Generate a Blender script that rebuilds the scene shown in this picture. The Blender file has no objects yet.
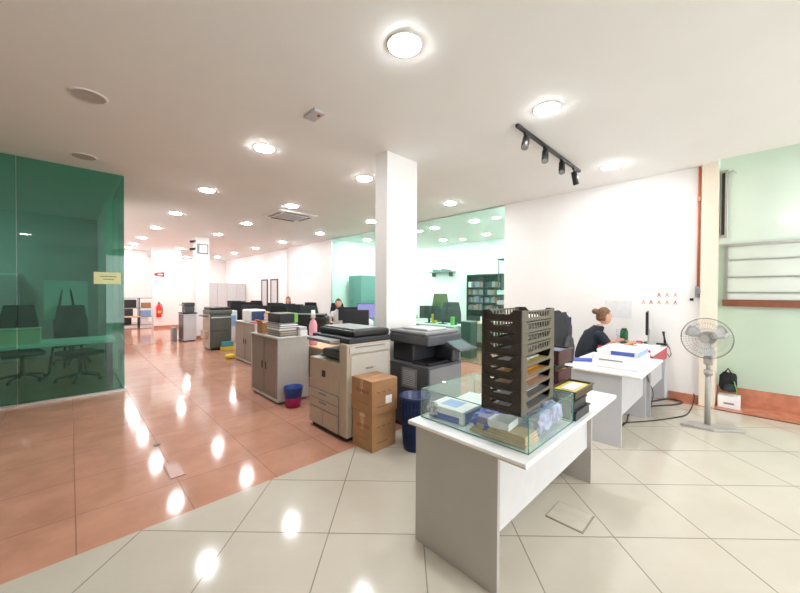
import bpy, bmesh, math, random
from mathutils import Vector, Matrix
random.seed(7)
C = bpy.context.scene.collection
PI = math.pi
CH = 3.303          # ceiling height
EYE = 1.53

# ------------------------------------------------------------------ materials
MATS = {}
def mat(name, col, rough=.5, metal=0., var=.06, scale=12., spec=.5, bump=0., coat=0., alpha=1.):
    if name in MATS: return MATS[name]
    m = bpy.data.materials.new(name); m.use_nodes = True
    nt = m.node_tree; b = nt.nodes['Principled BSDF']
    tc = nt.nodes.new('ShaderNodeTexCoord')
    nz = nt.nodes.new('ShaderNodeTexNoise'); nz.inputs['Scale'].default_value = scale; nz.inputs['Detail'].default_value = 3
    nt.links.new(tc.outputs['Object'], nz.inputs['Vector'])
    rp = nt.nodes.new('ShaderNodeValToRGB')
    lo = [max(0, c*(1-var)) for c in col]; hi = [min(1, c*(1+var)) for c in col]
    rp.color_ramp.elements[0].position = .3; rp.color_ramp.elements[1].position = .7
    rp.color_ramp.elements[0].color = (*lo, 1); rp.color_ramp.elements[1].color = (*hi, 1)
    nt.links.new(nz.outputs['Fac'], rp.inputs['Fac']); nt.links.new(rp.outputs['Color'], b.inputs['Base Color'])
    b.inputs['Roughness'].default_value = rough; b.inputs['Metallic'].default_value = metal
    b.inputs['Specular IOR Level'].default_value = spec; b.inputs['Coat Weight'].default_value = coat
    if bump:
        bp = nt.nodes.new('ShaderNodeBump'); bp.inputs['Strength'].default_value = bump; bp.inputs['Distance'].default_value = .01
        nt.links.new(nz.outputs['Fac'], bp.inputs['Height']); nt.links.new(bp.outputs['Normal'], b.inputs['Normal'])
    MATS[name] = m
    return m

def emis(name, col, strength):
    m = bpy.data.materials.new(name); m.use_nodes = True
    nt = m.node_tree; nt.nodes.clear()
    o = nt.nodes.new('ShaderNodeOutputMaterial'); e = nt.nodes.new('ShaderNodeEmission')
    e.inputs['Color'].default_value = (*col, 1); e.inputs['Strength'].default_value = strength
    nt.links.new(e.outputs[0], o.inputs[0]); MATS[name] = m
    return m

def glass(name, tint, refl=1.0, rough=0.0, milk=0.0, milkcol=(.6, .9, .8)):
    m = bpy.data.materials.new(name); m.use_nodes = True
    nt = m.node_tree; nt.nodes.clear()
    o = nt.nodes.new('ShaderNodeOutputMaterial')
    t = nt.nodes.new('ShaderNodeBsdfTransparent'); t.inputs['Color'].default_value = (*[c**.5 for c in tint], 1)   # a pane is crossed twice: in and out
    g = nt.nodes.new('ShaderNodeBsdfGlossy'); g.inputs['Roughness'].default_value = rough
    g.inputs['Color'].default_value = (refl, refl, refl, 1)
    fr = nt.nodes.new('ShaderNodeFresnel'); fr.inputs['IOR'].default_value = 1.5
    base = t.outputs[0]
    if milk:
        d = nt.nodes.new('ShaderNodeBsdfDiffuse'); d.inputs['Color'].default_value = (*milkcol, 1)
        mx0 = nt.nodes.new('ShaderNodeMixShader'); mx0.inputs[0].default_value = milk
        nt.links.new(t.outputs[0], mx0.inputs[1]); nt.links.new(d.outputs[0], mx0.inputs[2]); base = mx0.outputs[0]
    mx = nt.nodes.new('ShaderNodeMixShader')
    geo = nt.nodes.new('ShaderNodeNewGeometry'); inv = nt.nodes.new('ShaderNodeMath'); inv.operation = 'SUBTRACT'; inv.inputs[0].default_value = 1
    mul = nt.nodes.new('ShaderNodeMath'); mul.operation = 'MULTIPLY'
    nt.links.new(geo.outputs['Backfacing'], inv.inputs[1]); nt.links.new(inv.outputs[0], mul.inputs[0]); nt.links.new(fr.outputs[0], mul.inputs[1])
    nt.links.new(mul.outputs[0], mx.inputs[0]); nt.links.new(base, mx.inputs[1]); nt.links.new(g.outputs[0], mx.inputs[2])
    nt.links.new(mx.outputs[0], o.inputs[0]); MATS[name] = m
    return m

def tile_mat(name, c1, c2, grout, origin, ang, rough, mott, size=.6, groutw=.006, coat=0., scale=2.2):
    m = bpy.data.materials.new(name); m.use_nodes = True
    nt = m.node_tree; b = nt.nodes['Principled BSDF']
    tc = nt.nodes.new('ShaderNodeTexCoord'); mp = nt.nodes.new('ShaderNodeMapping')
    a = -ang
    lx = -(math.cos(a)*origin[0]-math.sin(a)*origin[1]); ly = -(math.sin(a)*origin[0]+math.cos(a)*origin[1])
    mp.inputs['Rotation'].default_value = (0, 0, a); mp.inputs['Location'].default_value = (lx+60, ly+60, 0)
    nt.links.new(tc.outputs['Object'], mp.inputs['Vector'])
    br = nt.nodes.new('ShaderNodeTexBrick'); br.offset = 0; br.squash = 1
    br.inputs['Scale'].default_value = 1; br.inputs['Brick Width'].default_value = size; br.inputs['Row Height'].default_value = size
    br.inputs['Mortar Size'].default_value = groutw; br.inputs['Mortar Smooth'].default_value = .3; br.inputs['Bias'].default_value = 0
    br.inputs['Color1'].default_value = (*c1, 1); br.inputs['Color2'].default_value = (*c2, 1); br.inputs['Mortar'].default_value = (*grout, 1)
    nt.links.new(mp.outputs[0], br.inputs['Vector'])
    nz = nt.nodes.new('ShaderNodeTexNoise'); nz.inputs['Scale'].default_value = scale; nz.inputs['Detail'].default_value = 7; nz.inputs['Roughness'].default_value = .6
    nt.links.new(tc.outputs['Object'], nz.inputs['Vector'])
    rp = nt.nodes.new('ShaderNodeValToRGB'); rp.color_ramp.elements[0].position = .3; rp.color_ramp.elements[1].position = .72
    rp.color_ramp.elements[0].color = (*mott, 1); rp.color_ramp.elements[1].color = (1, 1, 1, 1)
    nt.links.new(nz.outputs['Fac'], rp.inputs['Fac'])
    mu = nt.nodes.new('ShaderNodeMix'); mu.data_type = 'RGBA'; mu.blend_type = 'MULTIPLY'; mu.inputs['Factor'].default_value = 1
    nt.links.new(br.outputs['Color'], mu.inputs['A']); nt.links.new(rp.outputs['Color'], mu.inputs['B'])
    nt.links.new(mu.outputs['Result'], b.inputs['Base Color'])
    b.inputs['Roughness'].default_value = rough; b.inputs['Coat Weight'].default_value = coat; b.inputs['Coat Roughness'].default_value = .05; b.inputs['Specular IOR Level'].default_value = .4
    bp = nt.nodes.new('ShaderNodeBump'); bp.inputs['Strength'].default_value = 1.75; bp.inputs['Distance'].default_value = .002; bp.invert = True
    nt.links.new(br.outputs['Fac'], bp.inputs['Height']); nt.links.new(bp.outputs['Normal'], b.inputs['Normal'])
    MATS[name] = m
    return m

wallw = mat('wall_white', (.86, .85, .84), .55, var=.01, scale=3)
ceilm = mat('ceiling_paint', (.82, .822, .81), .7, var=.012, scale=2)
colm = mat('column_paint', (.86, .85, .84), .5, var=.01)
creamw = mat('cream_paint', (.80, .72, .60), .5, var=.02)
greenw = mat('mint_paint', (.50, .62, .51), .25, var=.02, scale=2)
greenw2 = mat('pale_mint_panel', (.72, .83, .74), .15, var=.02, scale=2)
skirt = mat('terracotta_skirting', (.50, .20, .12), .25, var=.2, scale=9)
red_tile = tile_mat('terracotta_tiles', (.60, .31, .215), (.57, .295, .20), (.44, .225, .155), (.02, 3.17), 0, .10, (.76, .72, .70), coat=.0, scale=2.6, groutw=.0035)
beige_tile = tile_mat('beige_tiles', (.575, .53, .45), (.56, .515, .435), (.33, .285, .22), (.321, 2.685), -PI/4, .105, (.90, .89, .87), coat=.0, scale=1.6, groutw=.0038)
lamp = emis('lamp_diffuser', (.965, .985, 1.), 56)
whitep = mat('white_plastic', (.82, .82, .82), .35, var=.02)
white_lam = mat('white_laminate', (.86, .86, .87), .3, var=.015)
grey_lam = mat('grey_laminate', (.44, .415, .385), .45, var=.03, scale=5)
lgrey_lam = mat('light_grey_laminate', (.52, .52, .545), .45, var=.03, scale=5)
edge_lam = mat('tan_edging', (.55, .40, .28), .5)
cab_white = mat('cabinet_cream_metal', (.56, .55, .52), .4, var=.03)
cab_door = mat('tambour_taupe', (.30, .25, .21), .45, var=.06, scale=20)
cab_dark = mat('cabinet_plinth_plastic', (.08, .08, .09), .5)  # dark plastic of the cabinet plinths
beige_pl = mat('copier_beige', (.46, .385, .30), .45, var=.04)
beige_pl2 = mat('copier_light_beige', (.52, .49, .44), .45, var=.03)
dark_pl = mat('charcoal_plastic', (.024, .026, .032), .4, var=.08)
dgrey_pl = mat('dark_grey_plastic', (.075, .078, .09), .4, var=.06)
mgrey_pl = mat('mid_grey_plastic', (.24, .24, .25), .45, var=.04)
green_grey = mat('green_grey_copier', (.095, .10, .085), .4, var=.08)
black = mat('black_plastic', (.009, .009, .010), .4, var=.1)
brown_pl = mat('brown_tray_plastic', (.042, .032, .025), .38, var=.08)
khaki_pl = mat('khaki_tray_plastic', (.115, .098, .072), .38, var=.08)
maroon = mat('maroon_plastic', (.055, .012, .016), .35, var=.1)
olive = mat('olive_plastic', (.05, .04, .014), .35, var=.1)
tanbox = mat('tan_tray_plastic', (.07, .05, .034), .4)
paper = mat('white_paper', (.86, .86, .88), .6, var=.03)
kraft = mat('kraft_card', (.40, .21, .10), .7, var=.09, scale=9)
kraft2 = mat('manila_card', (.60, .46, .29), .7, var=.08)
tape = mat('packing_tape', (.60, .38, .20), .25)
inkred = mat('faded_brown_ink', (.26, .12, .07), .7)
ink = mat('dark_ink', (.05, .05, .06), .6)
blue_pl = mat('blue_plastic', (.012, .06, .30), .35, var=.06)
navy_pl = mat('navy_bin_plastic', (.006, .022, .10), .35, var=.08)
magenta = mat('magenta_plastic', (.42, .02, .16), .35, var=.08)
bluebox = mat('blue_print', (.08, .14, .50), .4, var=.15)
lblue = mat('pale_blue_print', (.30, .45, .78), .4, var=.1)
royal = mat('royal_blue_film', (.03, .07, .42), .3, var=.5, scale=25, bump=.6)
purplef = mat('lavender_film', (.36, .36, .62), .25, var=.55, scale=22, bump=.8)
purple = mat('purple_card', (.20, .17, .34), .5)
mintc = mat('mint_card', (.22, .38, .28), .5)
gold = mat('gold_card', (.72, .55, .10), .4)
orange = mat('orange_card', (.80, .38, .05), .5)
peach = mat('peach_card', (.72, .42, .28), .6)
redm = mat('red_laminate', (.45, .02, .045), .4, var=.05)
redp = mat('red_enamel', (.62, .015, .03), .3)
steel = mat('brushed_steel', (.55, .54, .52), .3, metal=.9)
fangrey = mat('fan_grey_beige', (.37, .355, .33), .4, var=.05)
fanwire = mat('fan_wire', (.42, .40, .37), .35, metal=.1)
fanblade = mat('fan_blade_translucent_grey', (.74, .76, .77), .3)
orangep = mat('orange_conduit', (.62, .17, .07), .4)
woodr = mat('reddish_wood', (.22, .075, .045), .4, var=.2, scale=6)
woodl = mat('light_wood', (.66, .42, .24), .45, var=.1)
fabric_b = mat('black_fabric', (.010, .0105, .013), .9, var=.2, scale=60, bump=.3)
fabric_g = mat('slate_fabric', (.03, .045, .045), .9, var=.2, scale=60)
jacket = mat('dark_jacket_cloth', (.010, .011, .013), .7, var=.3, scale=14, bump=.8)
jacketg = mat('grey_jacket_lining', (.055, .055, .06), .8, var=.2)
navyc = mat('navy_jersey', (.008, .013, .024), .85, var=.15, scale=30)
skin = mat('skin', (.62, .33, .22), .5, var=.05)
hairm = mat('brown_hair', (.16, .075, .03), .55, var=.5, scale=60, bump=.5)
hairk = mat('dark_hair', (.06, .03, .018), .55, var=.4, scale=60)
denim = mat('dark_denim', (.03, .04, .07), .8)
green_b = mat('green_bottle_plastic', (.02, .12, .045), .25)
pink = mat('pink_liquid_bottle', (.75, .35, .42), .25)
yellow = mat('yellow_plastic', (.75, .55, .04), .4)
teal = mat('teal_plastic', (.08, .32, .38), .4)
lav = emis('lavender_screen', (.36, .34, .72), .30)
lcd = emis('dim_green_screen', (.35, .50, .48), .22)
greenl = mat('leaf_green', (.05, .20, .05), .5, var=.4, scale=20)
greend = mat('dark_green_lacquer', (.012, .05, .04), .35)
oliveb = mat('olive_chair_fabric', (.10, .13, .04), .9)
signy = mat('yellow_sign_paper', (.72, .74, .38), .5, var=.04)
limeb = mat('lime_green_spine', (.18, .50, .08), .4)
glass_edge = mat('green_glass_edge', (.10, .32, .26), .15)
g_dark = glass('dark_green_glass', (.27, .60, .48), refl=.85, milk=.07, milkcol=(.12, .40, .30))
g_room = glass('mint_glass', (.69, .97, .885), refl=.9, milk=.03, milkcol=(.55, 1, .8))
g_tank = glass('tank_glass', (.93, .98, .96), refl=1., milk=.04, milkcol=(.7, .95, .85))
g_clear = glass('clear_film', (.9, .93, .97), refl=1., rough=.1, milk=.12, milkcol=(.8, .8, .95))
frost = mat('frosted_louvre_glass', (.66, .72, .66), .2, var=.03, scale=3)

# ------------------------------------------------------------------ mesh builder
class MB:
    def __init__(s): s.bm = bmesh.new(); s.mats = []
    def mi(s, m):
        if m not in s.mats: s.mats.append(m)
        return s.mats.index(m)
    def _fin(s, geom_faces, m, smooth=False):
        i = s.mi(m)
        for f in geom_faces: f.material_index = i; f.smooth = smooth
    def box(s, x0, y0, z0, x1, y1, z1, m, bev=0., rot=0., piv=None):
        r = bmesh.ops.create_cube(s.bm, size=1)
        vs = r['verts']; cx, cy, cz = (x0+x1)/2, (y0+y1)/2, (z0+z1)/2
        for v in vs: v.co = Vector((v.co.x*(x1-x0)+cx, v.co.y*(y1-y0)+cy, v.co.z*(z1-z0)+cz))
        if rot:
            p = Vector(piv or (cx, cy, cz)); M = Matrix.Translation(p) @ Matrix.Rotation(rot, 4, 'Z') @ Matrix.Translation(-p)
            for v in vs: v.co = M @ v.co
        fs = set(f for v in vs for f in v.link_faces)
        s._fin(fs, m)
        if bev:
            es = set(e for v in vs for e in v.link_edges)
            rr = bmesh.ops.bevel(s.bm, geom=list(es), offset=bev, segments=2, affect='EDGES', profile=.5)
            s._fin(rr['faces'], m)
        return s
    def cyl(s, p0, p1, r, m, r2=None, seg=20, caps=True):
        p0 = Vector(p0); p1 = Vector(p1); d = p1-p0
        q = d.to_track_quat('Z', 'Y').to_matrix().to_4x4()
        M = Matrix.Translation((p0+p1)/2) @ q
        rr = bmesh.ops.create_cone(s.bm, cap_ends=caps, segments=seg, radius1=r, radius2=(r if r2 is None else r2), depth=d.length, matrix=M)
        fs = set(f for v in rr['verts'] for f in v.link_faces)
        s._fin(fs, m)
        for f in fs:
            if len(f.verts) == 4: f.smooth = True
        return s
    def ball(s, c, r, m, sc=(1, 1, 1), seg=16):
        M = Matrix.Translation(c) @ Matrix.Diagonal((sc[0], sc[1], sc[2], 1))
        rr = bmesh.ops.create_uvsphere(s.bm, u_segments=seg, v_segments=max(6, seg*2//3), radius=r, matrix=M)
        s._fin(set(f for v in rr['verts'] for f in v.link_faces), m, True)
        return s
    def tube(s, pts, r, m, seg=8, closed=False):
        pts = [Vector(p) for p in pts]; n = len(pts); rings = []
        for i, p in enumerate(pts):
            a = pts[i-1] if (i > 0 or closed) else p; b = pts[(i+1) % n] if (i < n-1 or closed) else p
            t = (b-a).normalized()
            u = t.cross(Vector((0, 0, 1)))
            if u.length < .05: u = t.cross(Vector((0, 1, 0)))
            u.normalize(); w = u.cross(t)
            rad = r[i] if isinstance(r, (list, tuple)) else r
            rings.append([s.bm.verts.new(p+(u*math.cos(2*PI*k/seg)+w*math.sin(2*PI*k/seg))*rad) for k in range(seg)])
        fs = []
        rng = range(n) if closed else range(n-1)
        for i in rng:
            A = rings[i]; B = rings[(i+1) % n]
            for k in range(seg):
                fs.append(s.bm.faces.new((A[k], A[(k+1) % seg], B[(k+1) % seg], B[k])))
        if not closed:
            fs.append(s.bm.faces.new(list(reversed(rings[0])))); fs.append(s.bm.faces.new(rings[-1]))
        s._fin(fs, m, True)
        return s
    def prism(s, poly, axis, a, b, m, bev=0):
        # poly in the two other axes (in x,y,z order), extruded along axis from a to b
        def mk(p, t):
            if axis == 'z': return (p[0], p[1], t)
            if axis == 'y': return (p[0], t, p[1])
            return (t, p[0], p[1])
        A = [s.bm.verts.new(mk(p, a)) for p in poly]; B = [s.bm.verts.new(mk(p, b)) for p in poly]
        n = len(poly); fs = [s.bm.faces.new(A), s.bm.faces.new(list(reversed(B)))]
        for i in range(n): fs.append(s.bm.faces.new((A[i], B[i], B[(i+1) % n], A[(i+1) % n])))
        s._fin(fs, m)
        if bev:
            es = set(e for f in fs for e in f.edges)
            rr = bmesh.ops.bevel(s.bm, geom=list(es), offset=bev, segments=2, affect='EDGES', profile=.5)
            s._fin(rr['faces'], m)
        return s
    def lathe(s, prof, m, seg=28, c=(0, 0, 0)):
        rings = []
        for r, z in prof:
            rings.append([s.bm.verts.new((c[0]+r*math.cos(2*PI*k/seg), c[1]+r*math.sin(2*PI*k/seg), c[2]+z)) for k in range(seg)])
        fs = []
        for i in range(len(prof)-1):
            for k in range(seg):
                fs.append(s.bm.faces.new((rings[i][k], rings[i][(k+1) % seg], rings[i+1][(k+1) % seg], rings[i+1][k])))
        s._fin(fs, m, True)
        fs = [s.bm.faces.new(list(reversed(rings[0])))] if prof[0][0] > .0001 else []
        s._fin(fs, m)
        return s
    def crumple(s, c, size, m, n=3, amp=.3, seed=0):
        rnd = random.Random(seed)
        rr = bmesh.ops.create_icosphere(s.bm, subdivisions=n, radius=1)
        for v in rr['verts']:
            q = v.co.copy()
            k = 1+amp*(math.sin(q.x*5+seed)*math.cos(q.y*6+seed*2)+.6*math.sin(q.z*9+q.x*7))*.5+rnd.uniform(-1, 1)*amp*.12
            q = Vector((max(-.85, min(.85, q.x)), max(-.85, min(.85, q.y)), max(-.7, min(.8, q.z))))*k
            v.co = Vector((c[0]+q.x*size[0], c[1]+q.y*size[1], c[2]+q.z*size[2]))
        s._fin(set(f for v in rr['verts'] for f in v.link_faces), m)
        return s
    def build(s, name, parent=None, loc=None, rot=0.):
        bmesh.ops.recalc_face_normals(s.bm, faces=s.bm.faces)
        me = bpy.data.meshes.new(name); s.bm.to_mesh(me); s.bm.free()
        for m in s.mats: me.materials.append(m)
        o = bpy.data.objects.new(name, me); C.objects.link(o)
        if parent: o.parent = parent
        if loc: o.location = loc
        if rot: o.rotation_euler = (0, 0, rot)
        return o

def tag(o, label, cat, group=None, kind=None):
    o['label'] = label; o['category'] = cat
    if group: o['group'] = group
    if kind: o['kind'] = kind
    return o
def thing(name, label, cat, loc, rot=0., group=None):
    o = bpy.data.objects.new(name, None); C.objects.link(o); o.location = loc; o.rotation_euler = (0, 0, rot)
    o.empty_display_size = .1
    return tag(o, label, cat, group)
def struct(name, mb):
    o = mb.build(name); o['kind'] = 'structure'; return o
def dup(root, loc, rot=None, label=None, group=None):
    r = root.copy(); C.objects.link(r); r.location = loc
    if rot is not None: r.rotation_euler = (0, 0, rot)
    if label: r['label'] = label
    if group: r['group'] = group
    def rec(a, b):
        for ch in list(a.children):
            c = ch.copy(); C.objects.link(c); c.parent = b; rec(ch, c)
    rec(root, r)
    return r
def bx(*a, **k): return MB().box(*a, **k)

# ------------------------------------------------------------------ the room
XW = 6.27
struct('floor_terracotta', bx(-6, 2.69, -.1, 10.2, 21.2, 0, red_tile))
struct('floor_beige', bx(-6, -5, -.1, 6.15, 2.69, 0, beige_tile))
struct('floor_bay', bx(6.15, -5, -.1, 6.8, 2.69, .004, skirt))
c_ = MB(); c_.box(-6, -5, CH, 6.12, .286, CH+.15, ceilm); c_.box(-6, .286, CH, 10.2, 21.2, CH+.15, ceilm)
struct('ceiling', c_)
struct('ceiling_bay', bx(6.12, -5, CH+.55, 6.8, .286, CH+.65, greenw2))
b_ = MB(); b_.box(6.10, -5, CH+.15, 6.12, .286, CH+.56, ceilm); b_.box(6.12, .286, CH+.15, 6.8, .3, CH+.56, greenw2)
struct('trim_1', b_)
# right wall: a solid stretch, then glazing, then solid again
struct('wall_right', bx(XW, .447, 0, XW+.12, 3.42, CH, wallw))
struct('wall_right_far', bx(XW, 9.72, 0, XW+.12, 12.9, CH, wallw))
struct('wall_right_end', bx(6.42, 12.9, 0, 6.54, 21.0, CH, wallw))
struct('wall_right_return', bx(6.27, 12.86, 0, 6.54, 12.9, CH, wallw))
struct('wall_pilaster', bx(6.20, .286, 0, 6.80, .447, CH, creamw))
h = MB(); h.box(6.65, -5, 0, 6.8, .286, 2.24, greenw); h.box(6.65, -5, 2.24, 6.8, .286, CH+.6, greenw2)
struct('wall_bay', h)
struct('wall_back', bx(-6, 21.0, 0, 6.54, 21.2, CH, wallw))
struct('wall_left', bx(-6.1, -5, 0, -6, 6.69, CH, wallw))
h = MB(); h.box(-6, -5.1, 0, 1.0, -5, CH+.6, wallw); h.box(1.0, -5.1, 3.0, 6.8, -5, CH+.6, wallw); h.box(1.0, -5.1, 0, 6.8, -5, .2, wallw)
struct('wall_behind', h)
# unseen shop front behind the camera, added to let in fill daylight
h = MB()
for k in range(4): h.box(1.0+1.9*k, -5.08, .2, 1.06+1.9*k, -5.02, 3.0, steel)
struct('fill_window', h)
# far alcove wall carrying the extinguisher
struct('wall_alcove', bx(2.47, 17.0, 0, 3.42, 17.6, CH, wallw))
struct('wall_alcove_beam', bx(.9, 18.6, 2.45, 2.47, 18.75, CH, wallw))
struct('baseboard_alcove', bx(2.46, 16.985, 0, 3.42, 17.0, .10, skirt))
sk = MB(); sk.box(XW-.02, .447, 0, XW, .78, .12, skirt)
struct('baseboard_right', sk)
struct('baseboard_bay', bx(6.625, -5, .004, 6.65, .286, .235, skirt))
struct('trim_2', bx(6.13, -5, 0, 6.16, .286, .012, woodr))
# columns
struct('column', bx(2.84, 3.15, 0, 3.39, 3.38, CH, colm, bev=.006))
struct('column_far', bx(2.92, 12.45, 0, 3.31, 12.85, CH, colm, bev=.006))
struct('baseboard_column', bx(2.905, 12.435, 0, 3.325, 12.865, .09, skirt))
# glazed right wall (window_1)
w = MB()
for y0, y1 in ((3.42, 5.0), (5.0, 6.58), (6.58, 8.15), (8.15, 9.72)): w.box(XW, y0+.004, .02, XW+.012, y1-.004, CH-.02, g_room)
g_ = struct('window_1', w)
w = MB(); w.box(XW-.015, 3.42, CH-.02, XW+.03, 9.72, CH, steel); w.box(XW-.015, 3.42, 0, XW+.03, 9.72, .02, steel)
w.box(XW-.01, 9.70, .02, XW+.025, 9.72, CH-.02, steel)
fo = w.build('window_frame', g_)
# room behind the glazing
mintroom = mat('mint_tinted_room_paint', (.90, .91, .90), .5, var=.01)
struct('wall_office_back', bx(10.0, 3.2, 0, 10.1, 9.9, CH, mintroom))
struct('wall_office_far', bx(XW+.12, 9.72, 0, 10.1, 9.84, CH, mintroom))
struct('wall_office_near', bx(XW+.12, 3.1, 0, 10.1, 3.3, CH, mintroom))
# dark green glass room on the left (window_2)
w = MB()
for x0, x1 in ((-3.6, -2.05), (-2.05, -.5), (-.5, .6)): w.box(x0+.004, 6.69, .03, x1-.004, 6.702, CH-.01, g_dark)
w.box(.588, 6.70, .03, .6, 8.6, CH-.01, g_dark)
g_ = struct('window_2', w)
w = MB(); w.box(-3.6, 6.675, 0, .61, 6.715, .03, steel); w.box(.585, 6.69, 0, .612, 8.6, .03, steel)
w.build('window_frame', g_)
boothw = mat('booth_paint', (.55, .58, .56), .6, var=.02)
struct('wall_booth_side', bx(.5, 8.6, 0, .6, 17.2, CH, wallw))
struct('wall_booth_back', bx(-3.7, 11.4, 0, .5, 11.5, CH, boothw))
struct('wall_booth_left', bx(-3.75, 6.69, 0, -3.65, 11.4, CH, boothw))
struct('wall_left_front', bx(-6, 6.69, 0, -3.65, 6.8, CH, wallw))
struct('wall_corridor_left', bx(.5, 17.2, 0, .6, 21.0, CH, wallw))
# bay window: frosted louvres with timber sill
w = MB()
w.box(6.63, -1.6, 1.46, 6.65, .20, 2.22, frost)
g_ = struct('window_3', w)
w = MB()
for z in (1.557, 1.77, 2.01): w.box(6.615, -1.6, z-.008, 6.632, .20, z+.008, steel)
w.box(6.605, -1.6, 2.20, 6.64, .235, 2.235, steel); w.box(6.605, .19, 1.46, 6.635, .205, 2.21, steel)
w.build('window_frame', g_)
bx(6.59, -1.7, 1.365, 6.66, .24, 1.455, woodr).build('window_sill', g_)

# ------------------------------------------------------------------ camera
f_px, pit, roll, yaw = 338.27, -.0115, .0056, math.pi/4-.0123
cam = bpy.data.cameras.new('camera'); co = bpy.data.objects.new('camera', cam); C.objects.link(co)
r0 = Vector((math.cos(yaw), -math.sin(yaw), 0)); f0 = Vector((math.sin(yaw), math.cos(yaw), 0)); z0 = Vector((0, 0, 1))
fw = f0*math.cos(pit)+z0*math.sin(pit); up0 = -f0*math.sin(pit)+z0*math.cos(pit)
rt = r0*math.cos(roll)+up0*math.sin(roll); up = -r0*math.sin(roll)+up0*math.cos(roll)
M = Matrix.Identity(4)
for i in range(3): M[i][0] = rt[i]; M[i][1] = up[i]; M[i][2] = -fw[i]
M.translation = Vector((0, 0, EYE)); co.matrix_world = M
cam.sensor_width = 36; cam.lens = 36*f_px/800; cam.clip_start = .05
bpy.context.scene.camera = co

# ------------------------------------------------------------------ ceiling fittings
dl = thing('downlight', 'x', 'ceiling light', (0, 0, CH), 0)
MB().lathe([(.113, -.007), (.128, -.008), (.132, 0), (.112, 0)], whitep, 28).build('trim_ring', dl)
MB().lathe([(.112, -.001), (.111, -.012), (.106, -.016), (.09, -.018), (.0, -.019)], lamp, 28).build('diffuser', dl)
lights = []
rowY = [-.72, 1.70, 4.15, 6.59, 9.06, 11.5, 13.97, 16.2]
nth = ['first', 'second', 'third', 'fourth', 'fifth', 'sixth', 'seventh', 'eighth', 'ninth']
for n, y in enumerate(rowY[1:]+[17.9]):
    y = [1.73, 4.17, 6.60, 9.06, 11.52, 13.98, 16.04, 17.5][n]
    lights.append((1.72, y, f'round ceiling downlight over the walkway, {nth[n]} from the camera in that row', 'downlights over the walkway'))
for n, y in enumerate([1.36, 4.17, 6.56, 9.07, 11.43, 13.9, 16.3]):
    lights.append((3.28, y, ['round ceiling downlight beside the end of the spotlight track', 'round ceiling downlight touching the left edge of the near white column',
        'round ceiling downlight beside the air conditioner cassette', 'round ceiling downlight left of the air conditioner cassette', 'round ceiling downlight just right of the far column top',
        'small ceiling downlight beyond the far column', 'faintest ceiling downlight in front of the back wall'][n], 'downlights in the middle row'))
for n, y in enumerate([1.34, 4.11, 6.57, 8.99, 11.47, 13.9]):
    lights.append((5.39, y, ['round ceiling downlight between spotlight track and right white wall', 'round ceiling downlight just right of the near white column, by the glazing',
        'round ceiling downlight half behind the near white column', 'round ceiling downlight left of where the green glazing starts', 'smaller ceiling downlight left of the glazing, past the air conditioner',
        'faint ceiling downlight near the right wall at the far end'][n], 'downlights along the glazed wall'))
for n, (x, y) in enumerate([(7.13, 5.97), (7.13, 4.71), (8.97, 7.14), (9.0, 5.5), (8.2, 8.6), (8.97, 4.1), (7.13, 7.5), (7.13, 8.9), (9.2, 8.9), (7.0, 3.6)]):
    lights.append((x, y, ['downlight behind the green glazing, just right of the near column', 'downlight behind the green glazing, brightest and largest one', 'small downlight deep in the glazed office, above the wall shelf',
        'small downlight deep in the glazed office, above the dark rack', 'downlight in the glazed office seen left of the near column'][n] if n < 5 else 'added fill downlight of the glazed office hidden from the camera side', 'downlights inside the glazed office'))  # the hidden ones are extra lamps, added to brighten the office
lights.append((-1.7, 9.7, 'added fill downlight inside the dark green glass room', 'added downlights inside the dark green glass room'))  # out of view, added to lift the dark interior
for x, y in [(3.28, 18.9), (5.39, 16.4), (5.39, 18.9), (1.3, 19.8), (4.3, 20.2)]:  # extra lamps added to brighten the far walls
    lights.append((x, y, 'small ceiling downlight added as fill at the far end of the room', 'added downlights at the far end'))
for x, y in [(1.72, -.72), (4.3, -1.3), (-1.0, -2.4), (3.3, -3.2)]:  # unseen lamps added for light coverage in the foreground
    lights.append((x, y, 'added round ceiling downlight outside the picture, near the camera', 'added downlights around the camera'))
for i, (x, y, lb, g) in enumerate(lights):
    o = dl if i == 0 else dup(dl, (0, 0, 0))
    o.location = (x, y, CH); o['label'] = lb; o['group'] = g
# ceiling discs (speakers)
for i, (x, y, lb) in enumerate([(.13, 4.2, 'large flat grey ceiling disc nearest the camera, upper left'), (.14, 6.13, 'flat grey ceiling disc just in front of the dark green glass')]):
    if i == 0:
        sp = thing('ceiling_speaker', lb, 'speaker', (x, y, CH), 0, 'grey ceiling discs')
        MB().lathe([(.118, -.004), (.135, -.012), (.14, 0)], whitep).build('trim_ring', sp)
        MB().cyl((0, 0, -.008), (0, 0, -.001), .118, mat('speaker_mesh', (.46, .44, .41), .7)).build('grille', sp)
    else: dup(sp, (x, y, CH), label=lb)
# emergency fitting
e = thing('emergency_light', 'small oblong ceiling fitting with a red indicator lamp', 'emergency light', (1.745, 3.02, CH))
bx(-.06, -.11, -.03, .06, .11, 0, lgrey_lam, bev=.008).build('housing', e)
MB().cyl((.02, -.05, -.036), (.02, -.05, -.028), .018, redp).build('indicator', e)
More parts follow.
